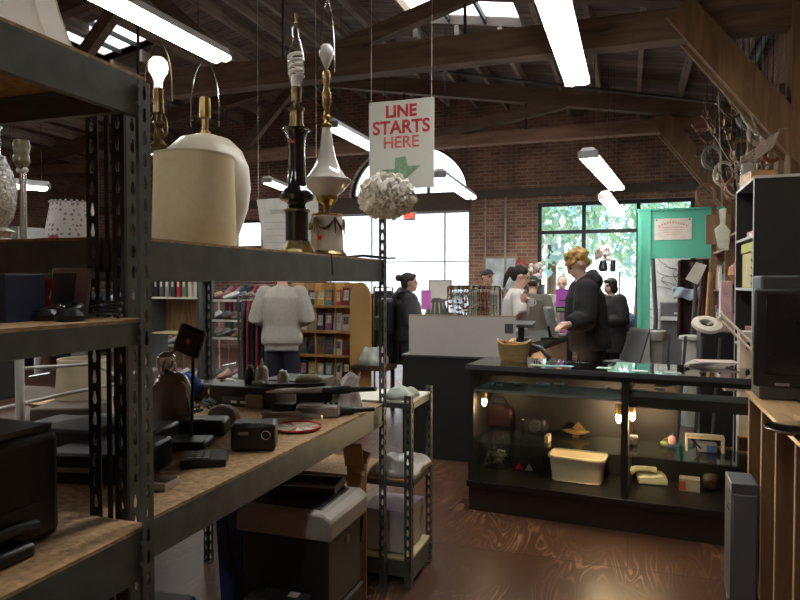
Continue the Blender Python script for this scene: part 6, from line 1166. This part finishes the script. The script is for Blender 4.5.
# ================================================================ PEOPLE
def person(label, loc, rz, H, lean=0, arms=None, head=(0, 0), top=None, bottom=None, hair='short', hairm=None, sk=skin, vox=.011, puff=0., extra=None, coat=0, shoem=black, group=None):
    r = thing('person', label, 'person', loc, rz, group); s = H/1.72
    Rl = Matrix.Rotation(-lean, 3, 'X'); hipz = .90
    def U(x, y, z): v = Rl @ Vector((x, y, z-hipz)); v.z += hipz; return v*s          # upper body point
    Rw = Matrix.Rotation(rz, 3, 'Z').inverted()
    def WL(p): return Rw @ (Vector(p)-Vector(loc))
    sh = [U(-.172, 0, 1.375), U(.172, 0, 1.375)]
    if arms is None: arms = [(U(-.25, -.02, 1.12), U(-.25, .06, .86)), (U(.25, -.02, 1.12), U(.25, .06, .86))]
    else:
        arms = [tuple((U(*q) if not isinstance(q, Vector) else WL(q)) for q in a) for a in arms]
    mb = MB()
    def ring(y, z, rx, ry, n=16): return [U(rx*math.cos(a), y+ry*math.sin(a), z) for a in [2*math.pi*j/n for j in range(n)]]
    mb.loft([ring(0, .82, .12, .1), ring(0, .9, .165, .115), ring(0, 1.05, .135, .1), ring(.0, 1.2, .16, .115), ring(-.005, 1.33, .175, .11), ring(-.01, 1.42, .13, .08), ring(0, 1.455, .06, .06)])
    mb.tube([U(0, -.01, 1.42), U(0, .0, 1.47), U(0, .012, 1.54)], [.062*s, .054*s, .052*s], 12)
    feet = []
    for i, sx in enumerate((-1, 1)):
        mb.tube([sh[i], (sh[i]+arms[i][0])/2, arms[i][0], (arms[i][0]*.6+arms[i][1]*.4), arms[i][1]], [.055*s, .047*s, .038*s, .038*s, .025*s], 12)
        mb.ell(sh[i], .06*s)
        hp, kn, an = Vector((sx*.085, 0, .88))*s, Vector((sx*.095, .015, .49))*s, Vector((sx*.1, -.01, .07))*s
        mb.tube([hp, (hp+kn)/2, kn, (kn*.65+an*.35), an], [.09*s, .075*s, .054*s, .056*s, .036*s], 12); mb.ell((sx*.1*s, .05*s, .035*s), (.042*s, .12*s, .035*s)); feet.append(an)
        # hand: palm, four curled fingers, thumb
        d = (arms[i][1]-arms[i][0]).normalized(); side = d.cross(Vector((0, 0, 1))); side = (side if side.length > .1 else Vector((1, 0, 0))).normalized()*(1 if sx > 0 else -1); nn_ = d.cross(side)
        w_ = arms[i][1]; dn = nn_ if nn_.z < 0 else -nn_
        mb.tube([w_, w_+d*.04*s, w_+d*.085*s], [.025*s, .034*s, .032*s], 10)
        for k in range(4):
            o = w_+d*.075*s+side*(.027-.018*k)*s; L_ = (.07, .08, .075, .058)[k]*s; mb.tube([o, o+d*L_*.5+dn*.004, o+d*L_*.8+dn*.02*s, o+d*L_*.9+dn*.036*s], [.0095*s, .0088*s, .008*s, .007*s], 7)
        mb.tube([w_+d*.02*s+side*-.02*s, w_+d*.05*s-side*.045*s+dn*.01, w_+d*.085*s-side*.05*s+dn*.02], [.012*s, .0105*s, .009*s], 7)
    hc = U(0, .02, 1.60); Rh = Matrix.Rotation(head[1], 3, 'Z') @ Matrix.Rotation(-lean-head[0], 3, 'X')
    def Hd(x, y, z): return hc + Rh @ Vector((x, y, z))*s
    eh = (Rh.to_euler().x, Rh.to_euler().y, Rh.to_euler().z)
    def he(m_, c, rad, n=14, m2=10): m_.ell(Hd(*c), tuple(q*s for q in rad), n, m2, eh)
    he(mb, (0, -.012, .02), (.075, .094, .1)); he(mb, (0, .028, -.045), (.058, .062, .072)); he(mb, (0, .062, -.095), (.028, .024, .02)); he(mb, (0, .07, .035), (.055, .02, .014))
    mb.tube([Hd(0, .078, .02), Hd(0, .105, -.022), Hd(0, .09, -.034)], [.009*s, .015*s, .012*s], 8); he(mb, (0, .085, -.062), (.026, .012, .011))
    for sx in (-1, 1): he(mb, (sx*.076, -.008, -.005), (.012, .02, .03), 8, 6)
    eyes = [Hd(-.03, .079, .008), Hd(.03, .079, .008)]; mouth = Hd(0, .095, -.062)
    lip = M('lip', (.4, .14, .12), .5); eyem = M('eye dark', (.04, .025, .02), .2)
    def paint(c): return 1 if min((c-e).length for e in eyes) < .014*s else 2 if abs((c-mouth).length) < .02*s and abs(c.z-mouth.z) < .009 else 0
    robj(mb, 'body', [sk, eyem, lip], r, vox, 2, paint)
    # trousers
    mb = MB(); mb.loft([ring(0, .84, .16, .125), ring(0, .9, .172, .125), ring(0, 1.02, .15, .112)])
    for sx in (-1, 1):
        hp, kn, an = Vector((sx*.085, 0, .88))*s, Vector((sx*.095, .015, .49))*s, Vector((sx*.1, -.01, .06))*s; mb.tube([hp, (hp+kn)/2, kn, an], [.1*s, .088*s, .07*s, .06*s], 12)
    robj(mb, 'trousers', bottom or M('dark denim', (.015, .018, .035), .85), r, .016, 3)
    for sx in (-1, 1): MB().ell((sx*.1*s, .045*s, .04*s), (.05*s, .14*s, .045*s)).box(sx*.1*s-.045*s, sx*.1*s+.045*s, -.085*s, .17*s, 0, .02).build('shoe', shoem, r)
    # top
    mb = MB(); e = .02+puff; zb = .86-coat
    mb.loft(([ring(0, zb, .19+e, .14+e)] if coat else [])+[ring(0, .87, .165+e, .12+e), ring(0, .93, .175+e, .125+e), ring(0, 1.05, .155+e, .115+e), ring(0, 1.2, .172+e, .125+e), ring(-.005, 1.33, .185+e*.8, .12+e*.8), ring(-.01, 1.40, .15+e*.6, .09+e*.5), ring(-.01, 1.43, .10+e*.5, .078+e*.5), ring(-.005, 1.455, .07+e*.3, .068+e*.3)])
    for i in (0, 1):
        c = arms[i][1]*.93+arms[i][0]*.07
        mb.tube([sh[i], (sh[i]+arms[i][0])/2, arms[i][0], (arms[i][0]*.5+c*.5), c], [(.054+e*.8)*s, (.05+e)*s, (.047+e)*s, (.042+e*.9)*s, (.032+e*.6)*s], 12); mb.ell(sh[i], (.058+e*.8)*s)
    if extra: extra(mb, U, Hd, s)
    robj(mb, 'top', top, r, .012, 3)
    hm = hairm or M('dark hair', (.02, .014, .01), .6, 0, .3, 60)
    mb = MB()
    if hair in ('short', 'curly', 'bald'):
        he(mb, (0, -.03, .045), (.08, .088, .085)); he(mb, (0, -.06, .0), (.07, .05, .07))
        if hair == 'curly':
            rn = random.Random(4)
            for k in range(46):
                t = rn.uniform(-math.pi, math.pi); z = rn.uniform(.03, .125); q = math.sqrt(max(.05, 1-((z-.02)/.12)**2)); he(mb, (.078*q*math.cos(t), -.02+.1*q*math.sin(t), z), (.022, .022, .02), 7, 5)
    if hair == 'pony': he(mb, (0, -.025, .04), (.083, .097, .09)); he(mb, (0, -.06, -.01), (.07, .055, .075)); mb.tube([Hd(0, -.1, .05), Hd(0, -.135, .04), Hd(0, -.15, -.06), Hd(0, -.13, -.2)], [.024*s, .034*s, .034*s, .012*s], 10)
    if hair == 'bob': he(mb, (0, -.022, .035), (.092, .105, .096)); he(mb, (0, -.05, -.05), (.088, .072, .085)); [he(mb, (sx*.07, .01, -.04), (.022, .045, .075)) for sx in (-1, 1)]; he(mb, (0, .065, .075), (.06, .03, .03))
    if hair == 'bun': he(mb, (0, -.025, .04), (.084, .1, .09)); he(mb, (0, -.06, -.01), (.075, .055, .08)); he(mb, (0, -.14, .06), (.045, .045, .045)); he(mb, (0, .06, .08), (.055, .028, .03))
    if mb.v: robj(mb, 'hair', hm, r, .009, 1)
    if isinstance(hair, tuple):
        mb = MB(); he(mb, (0, -.015, .052), (.083, .1, .072)); mb.loft([[Hd(.055*math.cos(a), .07+.08*math.sin(a), .05-.008*math.sin(a)+z) for a in [math.pi*j/10 for j in range(11)]] for z in (0, .008)]); mb.build('cap', hair[1], r, smooth=1); mb = MB(); he(mb, (0, -.05, -.005), (.072, .055, .06)); robj(mb, 'hair', hm, r, .01, 1)
    return r, Hd
CF = R(19.08)       # world yaw of someone facing straight away from the camera
FR, FL = CF-math.pi/2, CF+math.pi/2
def PL(px, py, d): q = W(px, py, d=d); return Vector((q.x, q.y, 0))
sweat = M('heather grey sweatshirt', (.36, .35, .32), .95, 0, .08, 40, .15); bh = M('black hoodie', (.012, .012, .014), .9, 0, .2, 30)
def ribs(mb, U, Hd, s): mb.loft([[U(.178*math.cos(a), .135*math.sin(a), z) for a in [2*math.pi*j/16 for j in range(16)]] for z in (.80, .87)])
p = PL(282, 350, 6.75)
person('man in a grey sweatshirt seen from behind, browsing the pine bookcase', p, CF+.05, 1.74, .08, [((-.255, -.03, 1.13), (-.13, .24, 1.1)), ((.255, -.03, 1.13), (.13, .24, 1.1))], (.5, 0), sweat, hair='short', vox=.011, puff=.018, extra=ribs)
o = tag(MB().box(-.09, .09, -.01, .01, -.1, .1).box(-.085, .085, -.03, -.01, -.1, .1).build('book', M('held book', (.3, .1, .08), .5)), 'dark red book held open by the man in the grey sweatshirt', 'book'); o.location = p+Vector((-math.sin(CF)*.36, math.cos(CF)*.36, 1.12)); o.rotation_euler = (-.5, 0, CF)
def hood(mb, U, Hd, s): mb.ell(U(0, -.1, 1.44), (.13*s, .075*s, .075*s), 12, 8); mb.tube([U(-.08, .05, 1.44), U(-.1, -.04, 1.47), U(0, -.1, 1.5), U(.1, -.04, 1.47), U(.08, .05, 1.44)], [.03*s, .045*s, .05*s, .045*s, .03*s], 8)
p = Vector((-.33, 6.12, 0)); hL, hR = W(569, 325, d=5.75), W(562, 328, d=5.55); 
person('blond curly-haired man in a black hoodie bending over the register counter', p, FL-.1, 1.80, .13, [((-.25, .06, 1.14), hR+Vector((.05, 0, .03))), ((.25, .06, 1.14), hL+Vector((.06, .08, .03)))], (.45, .1), bh, M('black trousers', (.012, .012, .013), .9), 'curly', M('blond curls', (.42, .24, .07), .7, 0, .4, 40), skin2, .0095, .032, hood)
p = PL(513, 300, 7.45); hL = W(529, 302, d=7.25)
wc = M('white lab coat', (.8, .76, .74), .85, 0, .05)
person('dark-haired woman with a ponytail in a white coat holding a cup', p, FR-.15, 1.70, .1, [((-.24, .05, 1.14), hL+Vector((-.05, .05, .0))), ((.24, .05, 1.14), hL+Vector((-.06, -.08, .0)))], (.3, 0), wc, hair='pony', sk=skin2, vox=.0095, puff=.012, coat=.2)
r = thing('mug', 'small white mug held by the woman in the white coat', 'mug', hL+Vector((.02, -.02, -.05))); MB().lathe([(.03, 0), (.036, .01), (.036, .09), (.032, .09), (.03, .012)], n=18).build('cup', white, r); MB().tube([(.036+.022*math.sin(a), 0, .045+.028*math.cos(a)) for a in [math.pi*k/8 for k in range(9)]], .005, 6).build('handle', white, r)
person('man in a brown-grey shirt and dark green cap turned away beyond the register', PL(530, 300, 8.6), CF-.4, 1.62, .3, None, (.3, 0), M('brown grey shirt', (.12, .105, .085), .9), hair=('cap', M('dark green cap', (.02, .06, .045), .8)), vox=.012, puff=.03)
person('person in a dark baseball cap standing before the framed map', PL(487, 300, 9.6), CF+math.pi+.5, 1.70, 0, None, (0, 0), M('pale grey top', (.4, .38, .35), .9), hair=('cap', M('black cap', (.02, .02, .022), .8)), vox=.012)
def scarf(mb, U, Hd, s): mb.tube([U(-.09, .04, 1.44), U(0, .1, 1.42), U(.09, .04, 1.44)], .03*s, 8)
person('pale man with short grey hair in a light shirt facing the register', PL(562, 300, 9.5), CF+math.pi-.3, 1.6, .05, [((-.25, .05, 1.12), (-.12, .3, 1.1)), ((.25, .05, 1.12), (.12, .3, 1.1))], (.1, 0), M('stone shirt', (.4, .4, .33), .9), hair='short', hairm=M('grey cropped hair', (.3, .25, .2), .8), sk=skin2, vox=.012)
r = thing('bag', 'bright red satchel on a stool behind the pale man', 'bag', PL(570, 300, 9.9)); MB().box(-.12, .14, -.06, .06, .85, 1.3).build('body', red, r, bevel=.03); MB().tube([(-.1, 0, 1.28), (0, 0, 1.4), (.12, 0, 1.28)], .01).build('strap', red, r); MB().lathe([(.18, 0), (.18, .02), (.03, .03), (.03, .83), (.16, .85)]).build('stool', dgrey, r); r.name = 'satchel_stool'; r['label'] = 'stool carrying a bright red satchel behind the pale man'
person('woman with a dark bob in a black coat standing with folded hands by the window', PL(611, 300, 9.1), FL+.45, 1.57, 0, [((-.24, .0, 1.1), (-.06, .2, 1.06)), ((.24, .0, 1.1), (.06, .2, 1.06))], (.1, 0), M('black wool coat', (.014, .014, .016), .9), hair='bob', sk=skin2, vox=.012, puff=.05, coat=.25)
def bulk(mb, U, Hd, s): hood(mb, U, Hd, s); [mb.loft([[U((.21-.01*(k % 2))*math.cos(a), (.165-.01*(k % 2))*math.sin(a), .86+.055*k) for a in [2*math.pi*j/16 for j in range(16)]] for k in range(9)])]
p = PL(408, 300, 8.0)
person('woman with a dark bun in a black quilted jacket facing the counter', p, FR+.15, 1.62, 0, [((-.27, .0, 1.1), (-.2, .2, 1.0)), ((.27, .0, 1.1), (.2, .2, 1.0))], (-.02, 0), M('black quilted jacket', (.014, .015, .02), .6, 0, .3, 20), hair='bun', sk=skin, vox=.012, puff=.035, extra=bulk)
r = thing('backpack', 'black backpack worn by the woman with the dark bun', 'backpack', p+Vector((math.sin(FR+.15)*.24, -math.cos(FR+.15)*.24, .9)), FR+.15); bd = MB().box(-.15, .15, -.12, .06, 0, .42).build('body', black, r, bevel=.05, seg=3); MB().box(-.11, .11, -.15, -.11, .03, .2).build('pocket', dgrey, bd, bevel=.015)
for sx in (-1, 1): MB().tube([(sx*.09, .05, .4), (sx*.11, .1, .48), (sx*.12, .24, .5)], .014).build('strap', black, r)
# fittings further back in the room (rows continue behind the camera too)
for k, (x, y) in enumerate(((-.55, -1.4), (-3.7, -.6), (-7.2, 1.5), (-7.2, 5.0), (-10.5, 3.0), (-7.2, 10.0))):
    light((x, y-1.2, 3.6), (x, y+1.2, 3.6), ('fluorescent light above the camera aisle', 'fluorescent light over the near end of the lamp shelving', 'fluorescent light over the left clothes racks, near end', 'fluorescent light over the left clothes racks, far end', 'fluorescent light by the left wall', 'fluorescent light near the small high window in the back wall')[k], .22)

# ---------------------------------------------------------------- labels of look-alikes in a row: their order from the left
bpy.context.view_layer.update()
ORD = 'first second third fourth fifth sixth seventh eighth ninth tenth eleventh twelfth thirteenth fourteenth fifteenth'.split()
same = {}
for o in C.objects:
    if o.parent is None and o.get('category') in ('book', 'necklace', 'garment', 'shoe'): same.setdefault(o['label'], []).append(o)
for lab, os_ in same.items():
    if 1 < len(os_) <= 15:
        def pxx(o): v = o.matrix_world.translation-EYEV; return v.dot(_r)/v.dot(_f)
        for k, o in enumerate(sorted(os_, key=pxx)): o['label'] = lab+', '+ORD[k]+' from left'
